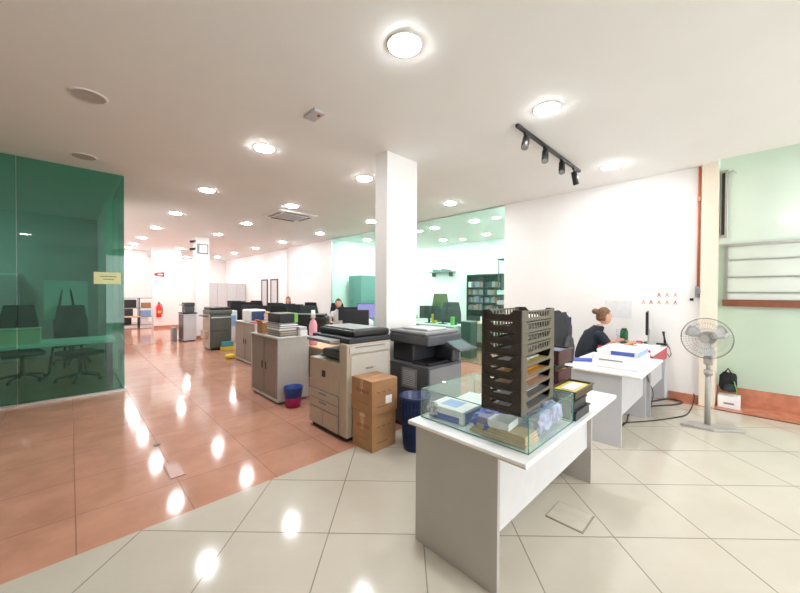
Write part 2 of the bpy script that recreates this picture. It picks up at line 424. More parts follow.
# air conditioner cassette
a = thing('air_conditioner', 'square ceiling cassette air conditioner with grey central grille', 'air conditioner', (3.66, 7.42, CH-.001))
m_ = MB(); m_.prism([(-.46, -.46), (.46, -.46), (.46, .46), (-.46, .46)], 'z', -.03, 0, whitep, bev=.01); m_.build('panel', a)
m_ = MB()
for k in range(14): m_.box(-.26, -.25+k*.037, -.045, .26, -.25+k*.037+.024, -.03, lgrey_lam)
m_.build('grille', a)
for sx, sy in ((0, 1), (0, -1), (1, 0), (-1, 0)):
    if sy: bx(-.28, sy*.37-.035, -.040, .28, sy*.37+.035, -.031, dark_pl if sy > 0 else mgrey_pl).build('louvre', a)
    else: bx(sx*.37-.035, -.28, -.040, sx*.37+.035, .28, -.031, mgrey_pl).build('louvre', a)
# spotlight track
t = thing('spotlight_track', 'black ceiling track above the tray desk carrying four spotlights', 'track light', (3.35, 1.70, CH))
bx(0, -.018, -.035, 1.9, .018, 0, black, bev=.004).build('rail', t)
for i, (x, tx, ty) in enumerate([(.22, -.13, -.04), (.72, -.11, -.04), (1.24, -.11, -.04), (1.68, .06, -.01)]):
    h = MB(); h.cyl((x, 0, -.09), (x, 0, -.035), .012, black); h.box(x-.04, -.014, -.055, x+.04, .014, -.034, black)
    hh = h.build('spot_arm', t)
    d = Vector((tx, ty, -.17)).normalized(); p = Vector((x, 0, -.085))
    h = MB(); h.cyl(p-d*.01, p+d*.17, .038, black, seg=24); h.cyl(p+d*.165, p+d*.173, .033, mgrey_pl, seg=24)
    hh = h.build('spot_head', t)

# ------------------------------------------------------------------ wall items
p = MB(); p.tube([(XW-.02, .475, CH-.01), (XW-.02, .475, 1.64)], .014, orangep); o = p.build('conduit')
tag(o, 'orange conduit pipe running down the white wall beside the cream pilaster', 'pipe')
for z in (2.85,):
    bx(XW-.045, .455, z-.03, XW-.004, .495, z+.03, peach, bev=.004).build('clip', o)
s = thing('isolator_switch', 'square grey switch box at the foot of the orange conduit', 'switch', (XW, .46, 1.565))
bx(-.06, -.045, -.075, 0, .045, .075, mgrey_pl, bev=.008).build('housing', s)
bx(-.072, -.02, -.03, -.06, .02, .03, steel, bev=.003).build('rocker', s)
tag(bx(XW-.018, .52, 1.44, XW, .56, 1.475, black, bev=.004).build('wall_socket'), 'tiny black socket on the white wall under the grey switch box', 'socket')
# sticker chart
ch = thing('sticker_chart', 'row of little red and tan ribbon stickers on the white wall above the monitor', 'chart', (XW, .92, 1.47))
bx(-.004, -.25, -.13, 0, .25, .125, paper).build('sheet', ch)
for r in range(2):
    for k in range(5 if r == 0 else 3):
        y = -.20+k*.095; z = -.06 if r == 0 else .05
        h = MB(); c = [mat('faded_red', (.62, .22, .20), .6), peach, kraft2][(k+r) % 3]
        h.prism([(y-.022, z-.032), (y-.013, z-.032), (y, z-.004), (y+.013, z-.032), (y+.022, z-.032), (y+.005, z+.03), (y-.005, z+.03)], 'x', -.008, -.004, c)
        h.build('sticker', ch)
tag(bx(XW-.005, 1.25, 1.15, XW, 1.62, 1.42, mat('pale_notice', (.74, .75, .76), .5)).build('wall_notice'), 'pale grey notice sheet on the white wall behind the green bottle', 'notice')
# dark chrome mirror-like strip in the bay
mm = thing('hanging_rail_mirror', 'tall narrow dark chrome frame on the mint wall above the louvres', 'frame', (6.65, .245, 2.33))
bx(-.04, -.045, 0, 0, .03, .95, steel, bev=.006).build('frame', mm)
bx(-.046, -.015, .04, -.04, .02, .91, black).build('panel', mm)
MB().tube([(-.03, -.045, .9), (-.03, -.09, .93), (-.03, -.13, .88)], .008, steel).build('hook', mm)
# yellow notice on the dark glass
ns = thing('glass_notice', 'yellow notice stuck on the dark green glass', 'notice', (.405, 6.69, 1.722))
bx(-.155, -.004, -.088, .155, 0, .088, signy).build('sheet', ns)
for x0, x1, z in ((-.08, .10, .025), (-.05, .07, -.018)):
    h = MB(); rnd = random.Random(3); x = x0
    while x < x1:
        wd = rnd.uniform(.006, .016); h.box(x, -.006, z-.007, x+wd, -.004, z+.007, mat('faded_green_ink', (.12, .17, .08), .6)); x += wd+.005
    h.build('printed_line', ns)
# far: extinguisher + sign
ex = thing('fire_extinguisher', 'red fire extinguisher hung on the far white wall', 'extinguisher', (2.62, 16.94, .46))
MB().lathe([(.0, 0), (.085, .0), (.09, .03), (.09, .42), (.06, .50), (.028, .54), (.028, .57), (0, .57)], redp, c=(0, -.03, 0)).build('cylinder', ex)
h = MB(); h.box(-.02, -.10, .57, .02, .04, .60, black); h.box(-.015, -.12, .61, .015, .03, .63, black); h.build('valve', ex)
MB().tube([(.02, -.03, .58), (.10, -.05, .50), (.12, -.05, .3), (.10, -.05, .12)], .012, black).build('hose', ex)
bx(-.05, -.127, .17, .05, -.112, .27, yellow).build('label_band', ex)
h = MB(); h.prism([(2.46, 2.23), (2.52, 2.17), (2.82, 2.13), (2.82, 2.33), (2.52, 2.29)], 'y', 16.98, 17.0, redp)
o = h.build('wall_sign'); tag(o, 'small red arrow shaped sign above the fire extinguisher', 'sign')
bx(2.60, 16.975, 2.20, 2.76, 16.98, 2.25, paper).build('printed_line', o)
# clock / box on far column
ck = thing('wall_clock', 'square grey framed clock high on the far column', 'clock', (3.115, 12.45, 2.92))
h = MB(); h.box(-.16, -.04, -.16, .16, 0, .16, mgrey_pl, bev=.01); h.build('frame', ck)
bx(-.10, -.046, -.12, .12, -.04, .12, paper).build('face', ck)
for i, (z, lb) in enumerate([(3.17, 'small dark camera on the far column, the upper of two'), (2.93, 'small dark camera on the far column, the lower of two')]):
    sc = thing('security_camera', lb, 'camera', (2.90, 12.5, z), 0, 'cameras on the far column')
    bx(-.02, -.02, -.02, .02, .02, .02, dark_pl).build('bracket', sc)
    MB().cyl((-.02, 0, -.02), (-.14, -.06, -.05), .04, dark_pl).build('body', sc)

# ------------------------------------------------------------------ floor plates
fp = bx(2.33, .71, 0, 2.57, .95, .004, mat('plate_grout', (.28, .25, .20), .4)).build('floor_box_cover')
tag(fp, 'square access plate in the beige floor under the tray desk', 'floor plate')
bx(2.338, .718, .004, 2.562, .942, .007, mat('plate_beige', (.555, .51, .43), .25, var=.05)).build('lid', fp)
fp = bx(.575, 3.25, 0, .69, 3.55, .003, mat('plate_red_grout', (.25, .12, .08), .4)).build('floor_box_cover')
tag(fp, 'small access plate in the terracotta floor', 'floor plate')
bx(.583, 3.258, .003, .682, 3.542, .006, mat('plate_red', (.44, .21, .14), .25, var=.05)).build('lid', fp)
tag(MB().cyl((.614, 4.08, 0), (.614, 4.08, .006), .03, dark_pl).build('floor_drain'), 'tiny dark round cap in the terracotta walkway floor', 'floor cap')

# ------------------------------------------------------------------ desks
def desk(label, x0, x1, y0, y1, z=.74, legin=.03, legm=grey_lam, yin=.16, modm=lgrey_lam, mod_y=None, leg_y1=None, modz=.28, cat='desk', group=None):
    d = thing('desk', label, cat, (x0, y0, 0), 0, group); W = x1-x0; D = y1-y0
    h = MB(); h.box(0, 0, z-.025, W, D, z, white_lam, bev=.003); h.box(-.002, 0, z-.023, 0, D, z-.018, edge_lam); h.build('desktop', d)
    for xx in (legin, W-legin-.025):
        bx(xx, yin, 0, xx+.025, (leg_y1 or D-.04), z-.025, legm, bev=.001).build('leg_panel', d)
    my = mod_y if mod_y is not None else yin+.03
    bx(legin+.025, my, modz, W-legin-.025, my+.018, z-.025, modm).build('modesty_panel', d)
    return d
desk('white topped grey desk carrying the glass tank and brown tray stack', 1.50, 3.05, .70, 1.46, yin=.16, mod_y=.19, modm=mat('modesty_white', (.62, .62, .64), .4, var=.02))
desk('white topped desk under the white paper box, in front of the seated woman', 3.87, 5.10, .69, 1.45, yin=.16, mod_y=.19, modm=lgrey_lam, legm=lgrey_lam)
dc = desk('white topped desk with red panels where the woman in black works', 5.13, 6.22, .80, 1.42, z=.78, yin=.02, mod_y=.05, modm=lgrey_lam, legm=lgrey_lam, modz=.3)
bx(.02, .0, .60, 1.07, .018, .755, redm).build('front_panel', dc)
bx(1.07, -.004, .0, 1.09, .02, .755, whitep).build('edge_post', dc)
bx(-.02, .02, .60, -.002, .6, .835, redm).build('end_panel', dc)

# ---- glass display tank on first desk
tk = thing('glass_tank', 'low glass display case on the near desk, full of packs and files', 'display case', (1.60, .735, .74))
TW, TD, TH = .60, .705, .182
for a in ((0, 0, 0, TW, TD, .006), (0, 0, TH-.006, TW, TD, TH), (0, 0, .006, .006, TD, TH-.006), (TW-.006, 0, .006, TW, TD, TH-.006), (.006, 0, .006, TW-.006, .006, TH-.006), (.006, TD-.006, .006, TW-.006, TD, TH-.006)):
    bx(*a, g_tank).build('glass_pane', tk)
h = MB(); r = .0028
P = [(0, 0), (TW, 0), (TW, TD), (0, TD)]
for i in range(4):
    a, b = P[i], P[(i+1) % 4]
    for z in (.003, TH-.003): h.tube([(a[0], a[1], z), (b[0], b[1], z)], r, glass_edge, seg=6)
    h.tube([(a[0], a[1], 0), (a[0], a[1], TH)], r, glass_edge, seg=6)
h.build('glass_edge', tk)
Z0 = .7465
# contents
o = thing('paper_pack', 'white pack with blue side stripe in the left of the glass tank', 'paper pack', (1.66, 1.16, Z0), .06, 'packs in the glass tank')
bx(0, 0, 0, .22, .26, .075, paper, bev=.003).build('box', o)
bx(-.0015, .03, .0, .0, .25, .035, bluebox).build('stripe', o); bx(.02, -.0015, .0, .22, .0, .06, bluebox).build('stripe', o)
bx(.05, .08, .075, .17, .20, .0765, lblue).build('printed_patch', o)
o = thing('manila_file', 'thick tan paper files lying along the glass tank front', 'file', (1.63, .765, Z0), .0)
for k in range(4): bx(.0+.004*k, .002*k, k*.014, .16-.006*k, .33-.01*k, k*.014+.012, kraft2).build('folder', o)
o = MB().crumple((1.74, 1.03, Z0+.055), (.12, .09, .055), royal, amp=.3, seed=3).build('film_wrap')
tag(o, 'crumpled royal blue film pack in the middle of the glass tank', 'pack', 'packs in the glass tank')
o = MB().crumple((1.90, .98, Z0+.07), (.13, .14, .065), g_clear, amp=.25, seed=5).build('clear_bag')
tag(o, 'clear plastic bag under the tray stack inside the glass tank', 'bag', 'packs in the glass tank')
o = thing('label_pack', 'flat white carton with purple end in front of the blue film', 'carton', (1.64, .86, Z0+.058), .1, 'packs in the glass tank')
bx(0, 0, 0, .13, .18, .04, paper, bev=.002).build('box', o); bx(-.001, .12, .002, .131, .182, .041, purple).build('end_band', o)
for k, (x, y, sx) in enumerate([(1.88, .80, .10), (2.05, .81, .10), (2.10, 1.0, .08)]):
    o = MB().crumple((x, y, Z0+.075), (sx, .055 if k < 2 else .10, .075), purplef, amp=.22, seed=11+k).build('film_packet')
    tag(o, ['lavender film packet at the near right corner of the glass tank', 'lavender film packet by the right end of the glass tank', 'lavender film packet hidden behind the others at the tank right end'][k], 'packet', 'lavender packets in the glass tank')
for k, (x, y) in enumerate([(1.96, 1.25), (2.05, 1.32)]):
    pass
o = thing('paper_pack', 'flat white pack at the back of the glass tank', 'paper pack', (1.88, 1.17, Z0), .1, 'packs in the glass tank')
bx(0, 0, 0, .24, .22, .06, paper, bev=.003).build('box', o); bx(.02, -.0015, .01, .22, 0, .045, lblue).build('stripe', o)
o = MB().crumple((1.65, 1.385, Z0+.05), (.03, .04, .05), mat('speckled_film', (.5, .5, .55), .4, var=.7, scale=60), amp=.3, seed=9).build('film_roll')
tag(o, 'speckled grey crumpled wrap in the far left corner of the tank', 'wrap')

# ---- stack of nine brown letter trays
W_, D_, H_ = .47, .215, .058
def tray_mesh(slatted):
    h = MB(); m = brown_pl; k2 = khaki_pl
    h.box(0, 0, 0, W_, D_, .003, m)
    # long side walls at y=0 and y=D : slotted with raised ends
    for y in (0, D_-.004):
        h.box(0, y, 0, W_, y+.004, .018, k2)
        h.prism([(0, .018), (.085, .018), (.055, H_), (0, H_)], 'y', y, y+.004, k2)
        h.prism([(W_-.085, .018), (W_, .018), (W_, H_), (W_-.055, H_)], 'y', y, y+.004, k2)
        if slatted: h.box(.0, y, H_-.012, W_, y+.004, H_-.004, k2)
        for k in range(9 if slatted else 0): h.box(.07+k*.038, y, .018, .07+k*.038+.014, y+.004, H_-.012, k2)
    # short front with central dip
    for x in (0, W_-.004):
        h.prism([(0, 0), (D_, 0), (D_, H_), (D_*.80, H_), (D_*.70, .036), (D_*.30, .036), (D_*.20, H_), (0, H_)], 'x', x, x+.004, m)
    h.box(-.006, 0, 0, 0, D_, .006, m)
    h.box(-.004, 0, .0, .012, .014, H_, m); h.box(-.004, D_-.014, .0, .012, D_, H_, m)
    return h
proto = None
ztop = .74+TH+.001
nm = ['lowest', 'second lowest', 'third from the bottom', 'fourth from the bottom', 'middle', 'fourth from the top', 'third from the top', 'second from the top', 'topmost']
for i in range(9):
    z = ztop+i*H_
    if proto is None or i == 5:
        proto = thing('letter_tray', 'x', 'letter tray', (1.582, .765, z), .06, 'brown letter trays stacked on the glass tank')
        tray_mesh(i >= 5).build('tray_shell', proto); o = proto
    else: o = dup(proto, (1.582+random.uniform(-.002, .002), .765, z))
    o['label'] = f'brown slotted letter tray, {nm[i]} in the tall stack on the tank'
for i in range(9):
    c = [mgrey_pl, mgrey_pl, peach, orange, gold, paper, mintc, paper, paper][i]
    o = MB().box(.03, .02, 0, W_-.05, D_-.02, .006, c).box(.006, .06, .006, W_-.08, D_-.05, .016, paper if i not in (2, 3) else c).build('paper_sheaf', loc=(1.582, .765, ztop+i*H_+.0034), rot=.06)
    tag(o, f'thin sheaf of papers lying in the {nm[i]} brown tray', 'papers', 'papers in the brown letter trays')

# ---- coloured trays behind the tank, on the desk's right end
def open_tray(name, label, x, y, z, w, d, hh, m, fill, grp, rot=0.):
    t = thing(name, label, 'tray', (x, y, z), rot, grp)
    h = MB(); h.box(0, 0, 0, w, d, .004, m)
    h.box(0, 0, .004, w, .005, hh, m); h.box(0, d-.005, .004, w, d, hh, m); h.box(0, .005, .004, .005, d-.005, hh, m); h.box(w-.005, .005, .004, w, d-.005, hh, m)
    h.build('tray_shell', t)
    bx(-.008, -.008, hh-.01, w+.008, .0, hh, m, bev=.002).build('rim', t)
    return t
G1 = 'coloured card trays behind the glass tank'
def tray_with(label, x, y, z, w, d, hh, m, fill, flabel):
    t = open_tray('card_tray', label, x, y, z, w, d, hh, m, None, G1)
    o = bx(.012, .012, .005, w-.012, d-.012, hh-.012, fill).build('card_pile', loc=(x, y, z))
    tag(o, flabel, 'cards', 'cards in the coloured trays')
tray_with('dark tray with purple card, lowest on the right of the coloured trays', 2.225, .725, .741, .25, .16, .062, dark_pl, purple, 'pale purple cards in the lowest dark tray')
tray_with('dark tray with mint green card, above the purple card tray', 2.22, .735, .804, .22, .16, .06, dark_pl, mintc, 'mint green cards in the tray above the purple ones')
tray_with('wide olive tray with gold and white papers, projecting to the right', 2.24, .735, .866, .34, .16, .05, olive, gold, 'gold cards filling the wide olive tray')
tag(bx(2.30, .77, .906, 2.50, .84, .914, paper).build('paper_strip'), 'narrow white paper strip on the gold cards', 'paper')
tray_with('taupe tray with peach cards, lowest of the rear coloured trays', 2.45, .92, .741, .25, .2, .105, tanbox, peach, 'peach cards in the taupe tray')
tray_with('dark shallow tray between the peach and the orange card trays', 2.44, .93, .848, .2, .18, .042, dark_pl, paper, 'white papers in the shallow dark tray')
tray_with('maroon tray with bright orange cards, in the rear coloured stack', 2.45, .915, .892, .25, .2, .09, maroon, orange, 'bright orange cards in the maroon tray')
tray_with('black shallow tray right above the orange cards', 2.44, .935, .984, .18, .18, .04, black, paper, 'white papers in the shallow black tray')
tray_with('maroon tray with slate cards topping the rear coloured stack', 2.45, .915, 1.026, .25, .2, .10, maroon, mat('slate_card', (.10, .14, .22), .5), 'slate blue cards in the highest maroon tray')
o = thing('note_pad', 'small brown and white notepads lying on the right end of the near desk', 'notepad', (2.66, .80, .741), .3)
bx(0, 0, 0, .16, .11, .012, paper).build('page_block', o); bx(.02, .01, .012, .15, .09, .018, mat('brown_print', (.30, .2, .16), .6)).build('cover', o)

# ---- things on middle desk
pb = thing('paper_carton', 'large white printer carton on the desk in front of the woman', 'carton', (4.10, .75, .742), 0)
bx(0, 0, 0, .56, .43, .13, paper, bev=.008).build('box', pb)
bx(-.0015, .14, .075, -.0, .36, .088, mgrey_pl).build('slot', pb)
o = thing('paper_carton', 'flat white carton with blue print and pale blue end, on the printer carton', 'carton', (4.11, .76, .8725), 0)
bx(0, 0, 0, .50, .37, .065, paper, bev=.004).build('box', o)
bx(-.0015, .03, .012, -.0, .24, .052, bluebox).build('printed_patch', o); bx(.0, -.002, .006, .50, 0, .06, lblue).build('end_band', o)
o = bx(0, 0, 0, .21, .297, .006, mat('blue_folder', (.02, .07, .55), .4)).build('blue_folder', loc=(4.35, 1.18, .742), rot=.5)
tag(o, 'bright blue folder at the back edge of the middle desk', 'folder')
# ---- things on red desk
mo = thing('monitor', 'thin black monitor seen edge on, on the red panelled desk', 'monitor', (5.94, .99, .78), .15)
h = MB(); h.cyl((0, 0, 0), (0, 0, .012), .11, steel, seg=28); h.box(-.02, -.03, .012, .02, 0, .25, steel, bev=.004); h.build('stand', mo)
h = MB(); h.box(-.25, -.012, .18, .25, .018, .50, black, bev=.006); h.build('display', mo)
bx(-.235, .018, .195, .235, .020, .485, lcd).build('screen', mo)
kb = thing('keyboard', 'black keyboard under the woman\'s hands', 'keyboard', (5.52, 1.13, .781), -.3)
bx(0, 0, 0, .40, .14, .018, black, bev=.004).build('case', kb)
h = MB()
for r in range(5):
    for k in range(14): h.box(.015+k*.0265, .012+r*.024, .018, .015+k*.0265+.021, .012+r*.024+.019, .024, dgrey_pl)
h.build('keys', kb)
bo = thing('drink_bottle', 'dark green bottle standing by the white wall', 'bottle', (6.05, 1.30, .78))
MB().lathe([(.0, 0), (.05, 0), (.052, .01), (.052, .17), (.045, .20)], green_b).lathe([(.045, .2), (.02, .2), (0, .2)], green_b).build('body', bo)
MB().cyl((0, 0, .195), (0, 0, .225), .035, dark_pl).build('cap', bo)
for i, (x, y, lb, hgt) in enumerate([(6.08, 1.37, 'clear tumbler left of the green bottle', .2)]):
    tag(MB().lathe([(0, 0), (.035, 0), (.042, hgt), (.039, hgt), (.033, .006)], g_clear).build('tumbler', loc=(x, y, .78)), lb, 'tumbler')
tag(MB().crumple((6.02, 1.1, .81), (.07, .05, .035), redp, seed=2, amp=.2).build('red_pouch'), 'red pouch in front of the white wall beside the monitor', 'pouch')
tag(bx(6.03, 1.00, .781, 6.10, 1.05, .83, greenl, bev=.004).build('tape_box'), 'small green box touching the red pouch', 'box')
tag(bx(5.80, .98, .781, 5.9, 1.08, .81, yellow, bev=.006).build('stapler_case'), 'little yellow case between keyboard and pouch', 'case')
o = bx(0, 0, 0, .22, .30, .03, paper).build('paper_pile', loc=(5.75, .82, .781), rot=.1); tag(o, 'low pile of white papers at the right front of the red panelled desk', 'papers')
ph = thing('desk_phone', 'black handset and cords hanging at the desk end by the fan', 'phone', (6.17, .84, .785))
h = MB(); h.box(-.03, -.05, 0, .03, .08, .03, black, bev=.006); h.build('cradle', ph)
h = MB(); h.tube([(0, .0, .20), (.01, -.01, .12), (.02, -.02, .03)], [.018, .011, .018], black); h.build('handset', ph)
h = MB(); h.tube([(.02, -.03, .03), (.05, -.07, -.04), (.03, -.09, -.12), (.055, -.07, -.17), (.04, -.03, -.1), (.05, -.05, 0.0)], .006, black); h.build('cord', ph)
# ---- UPS and cables
u = thing('power_unit', 'small black power unit on the floor under the middle desk', 'power unit', (5.20, .83, 0), .1)
bx(0, 0, .004, .16, .3, .135, black, bev=.006).build('housing', u); bx(-.002, .05, .03, 0, .25, .10, dgrey_pl).build('front_grille', u)
def cable(label, pts, r=.007, m=black, res=8):
    # Catmull-Rom
    P = [Vector(p) for p in pts]; out = []
    for i in range(len(P)-1):
        a = P[max(i-1, 0)]; b = P[i]; c = P[i+1]; d = P[min(i+2, len(P)-1)]
        for k in range(res):
            t = k/res
            out.append(.5*((2*b)+(-a+c)*t+(2*a-5*b+4*c-d)*t*t+(-a+3*b-3*c+d)*t**3))
    out.append(P[-1]); o = MB().tube(out, r, m, 8).build('power_cable'); return tag(o, label, 'cable')
cable('dark cable looping from the desk to the white wall', [(5.40, 1.0, .008), (5.7, .85, .008), (5.95, .68, .008), (6.18, .62, .008), (6.2, .78, .008), (5.95, .9, .008), (5.5, 1.1, .008)], .011, dark_pl)
cable('thin dark cable running along the floor to the fan', [(4.6, 1.05, .008), (5.0, .78, .008), (5.3, .62, .008), (5.55, .52, .008), (5.9, .50, .008), (6.16, .49, .08), (6.235, .50, .14)], .007, dark_pl)
cable('black cable lying on the floor under the middle desk', [(4.0, 1.3, .008), (4.35, 1.05, .008), (4.7, .98, .008), (5.0, 1.02, .008), (5.19, 1.0, .01)], .008)
cable('thin grey cable hanging in front of the desk side', [(5.14, .90, .71), (5.16, .84, .45), (5.2, .80, .3), (5.22, .82, .14)], .005, dgrey_pl)

# ---- pedestal fan
fn = thing('pedestal_fan', 'grey pedestal fan on an angular flat base by the white wall', 'fan', (5.27, .30, 0))
r_ = Vector((.7161, -.698)); f_ = Vector((.698, .7161))
def fl(a, b): v = r_*a+f_*b; return (v.x, v.y)
MB().prism([fl(-.28, .04), fl(-.07, -.16), fl(.26, -.19), fl(.25, -.10), fl(.03, .08), fl(-.20, .12)], 'z', 0, .03, fangrey, bev=.006).build('base', fn)
h = MB(); h.cyl((0, 0, .03), (0, 0, .62), .027, fangrey); h.cyl((0, 0, .6), (0, 0, .66), .04, fangrey); h.cyl((0, 0, .60), (0, 0, .86), .02, steel); h.build('pole', fn)
h = MB(); h.box(-.05, -.04, .72, .05, .04, .88, fangrey, bev=.015); h.build('control_box', fn)
d3 = Vector((-.80, .12, 0)).normalized(); sd = Vector((-d3.y, d3.x, 0)); cz = 1.03
cc = Vector((0, 0, cz))+d3*.10
h = MB(); h.cyl(Vector((0, 0, cz))-d3*.10, Vector((0, 0, cz))+d3*.04, .062, fangrey, r2=.075); h.cyl((0, 0, .86), (0, 0, .98), .02, fangrey); h.build('motor', fn)
def ringpts(c, R, n=48): return [c+(sd*math.cos(2*PI*k/n)+Vector((0, 0, 1))*math.sin(2*PI*k/n))*R for k in range(n)]
for nm_, off, cr in (('front_grille', .07, .045), ('rear_grille', -.055, .07)):
    h = MB(); R = .228; cap = cc+d3*off
    h.tube(ringpts(cc, R), .006, fanwire, 6, closed=True)
    for Rk, o2 in ((.17, .75), (.11, .95)): h.tube(ringpts(cc+d3*off*o2, Rk), .0018, fanwire, 5, closed=True)
    for k in range(44):
        a = 2*PI*k/44; e1 = sd*math.cos(a)+Vector((0, 0, 1))*math.sin(a)
        h.tube([cap+e1*cr*.9, cc+d3*off*.93+e1*R*.55, cc+d3*off*.55+e1*R*.9, cc+e1*R], .0013, fanwire, 4)
    h.cyl(cap-d3*.006, cap+d3*.006, cr, fangrey)
    h.build(nm_, fn)
h = MB(); h.cyl(cc-d3*.02, cc+d3*.03, .035, mgrey_pl)
for k in range(3):
    a0 = 2*PI*k/3+.4; vs = []
    for rr, w0, w1 in ((.03, -.25, .35), (.10, -.35, .55), (.16, -.30, .62), (.20, -.1, .5)):
        row = []
        for q in range(6):
            a = a0+w0+(w1-w0)*q/5; e1 = sd*math.cos(a)+Vector((0, 0, 1))*math.sin(a)
            row.append(h.bm.verts.new(cc+e1*rr+d3*(.022-.044*q/5)))
        vs.append(row)
    fs = [h.bm.faces.new((vs[i][j], vs[i][j+1], vs[i+1][j+1], vs[i+1][j])) for i in range(3) for j in range(5)]
    rr2 = bmesh.ops.solidify(h.bm, geom=fs, thickness=.003)
    h._fin(set(fs) | set(g for g in rr2['geom'] if isinstance(g, bmesh.types.BMFace)), fanblade, True)
h.build('blades', fn)

# ---- white carton + black bag in the bay
o = thing('paper_carton', 'white carton on the terracotta strip below the mint wall', 'carton', (6.30, .04, .006))
bx(0, 0, 0, .22, .22, .155, paper, bev=.003).build('box', o); bx(-.0015, .06, .05, 0, .16, .075, mgrey_pl).build('printed_line', o)
bg = thing('backpack', 'black bag propped on the white carton against the mint wall', 'bag', (6.46, .165, .162))
h = MB(); h.crumple((0, 0, .165), (.085, .10, .165), fabric_b, amp=.14, seed=4); h.build('body', bg)
MB().tube([(-.03, -.03, .30), (-.05, 0, .36), (-.03, .03, .30)], .01, fabric_b).build('handle', bg)
MB().crumple((-.06, -.02, .10), (.04, .07, .07), fabric_g, amp=.2, seed=8).build('pocket', bg)
MB().tube([(-.07, -.06, .2), (-.09, -.085, .1), (-.07, -.09, .02)], .006, limeb).build('trim', bg)

# ------------------------------------------------------------------ office chairs
def chair(name, label, loc, rot, fab, arms=True, high=.62, group=None, wide=.23):
    c = thing(name, label, 'chair', loc, rot, group)
    bx(-.25, -.24, .43, .25, .25, .51, fab, bev=.03).build('seat', c)
    h = MB(); P = [(-wide, .0), (-wide*1.02, high*.55), (-wide*.78, high), (wide*.78, high), (wide*1.02, high*.55), (wide, .0)]
    h.prism([(x, z+.56) for x, z in P], 'y', .24, .30, fab, bev=.02); h.build('backrest', c)
    MB().tube([(0, .1, .42), (0, .30, .44), (0, .335, .60), (0, .32, .80)], .022, black).build('back_stem', c)
    if arms:
        for s in (-1, 1): MB().tube([(s*.24, .05, .46), (s*.30, .05, .50), (s*.30, .05, .68), (s*.30, -.12, .70), (s*.30, .14, .70)], .018, black).build('armrest', c)
    MB().cyl((0, 0, .10), (0, 0, .43), .028, dark_pl).build('gas_column', c)
    for k in range(5):
        a = 2*PI*k/5+.3; h = MB(); h.tube([(0, 0, .12), (math.cos(a)*.16, math.sin(a)*.16, .10), (math.cos(a)*.30, math.sin(a)*.30, .07)], [.03, .022, .016], black); l = h.build('leg', c)
        MB().cyl((math.cos(a)*.3-.02*math.sin(a), math.sin(a)*.3+.02*math.cos(a), .032), (math.cos(a)*.3+.02*math.sin(a), math.sin(a)*.3-.02*math.cos(a), .032), .03, black).build('caster', l)
    return c
jc = chair('office_chair', 'high backed black office chair with a dark jacket over it, behind the tray stack', (4.22, 1.86, 0), 2.5, fabric_b, True, .74, wide=.2)
jk = MB(); jk.crumple((0, 0, 0), (.225, .10, .36), jacket, amp=.12, seed=21); jk = jk.build('jacket', loc=(4.02, 1.56, 1.03), rot=2.5)
tag(jk, 'dark jacket draped over the high backed chair', 'jacket')
MB().crumple((-.13, .07, -.15), (.08, .05, .20), jacketg, amp=.2, seed=23).build('lining', jk)
MB().crumple((-.17, -.01, .04), (.05, .06, .24), mat('navy_sleeve', (.015, .025, .07), .8), amp=.2, seed=24).build('sleeve', jk)

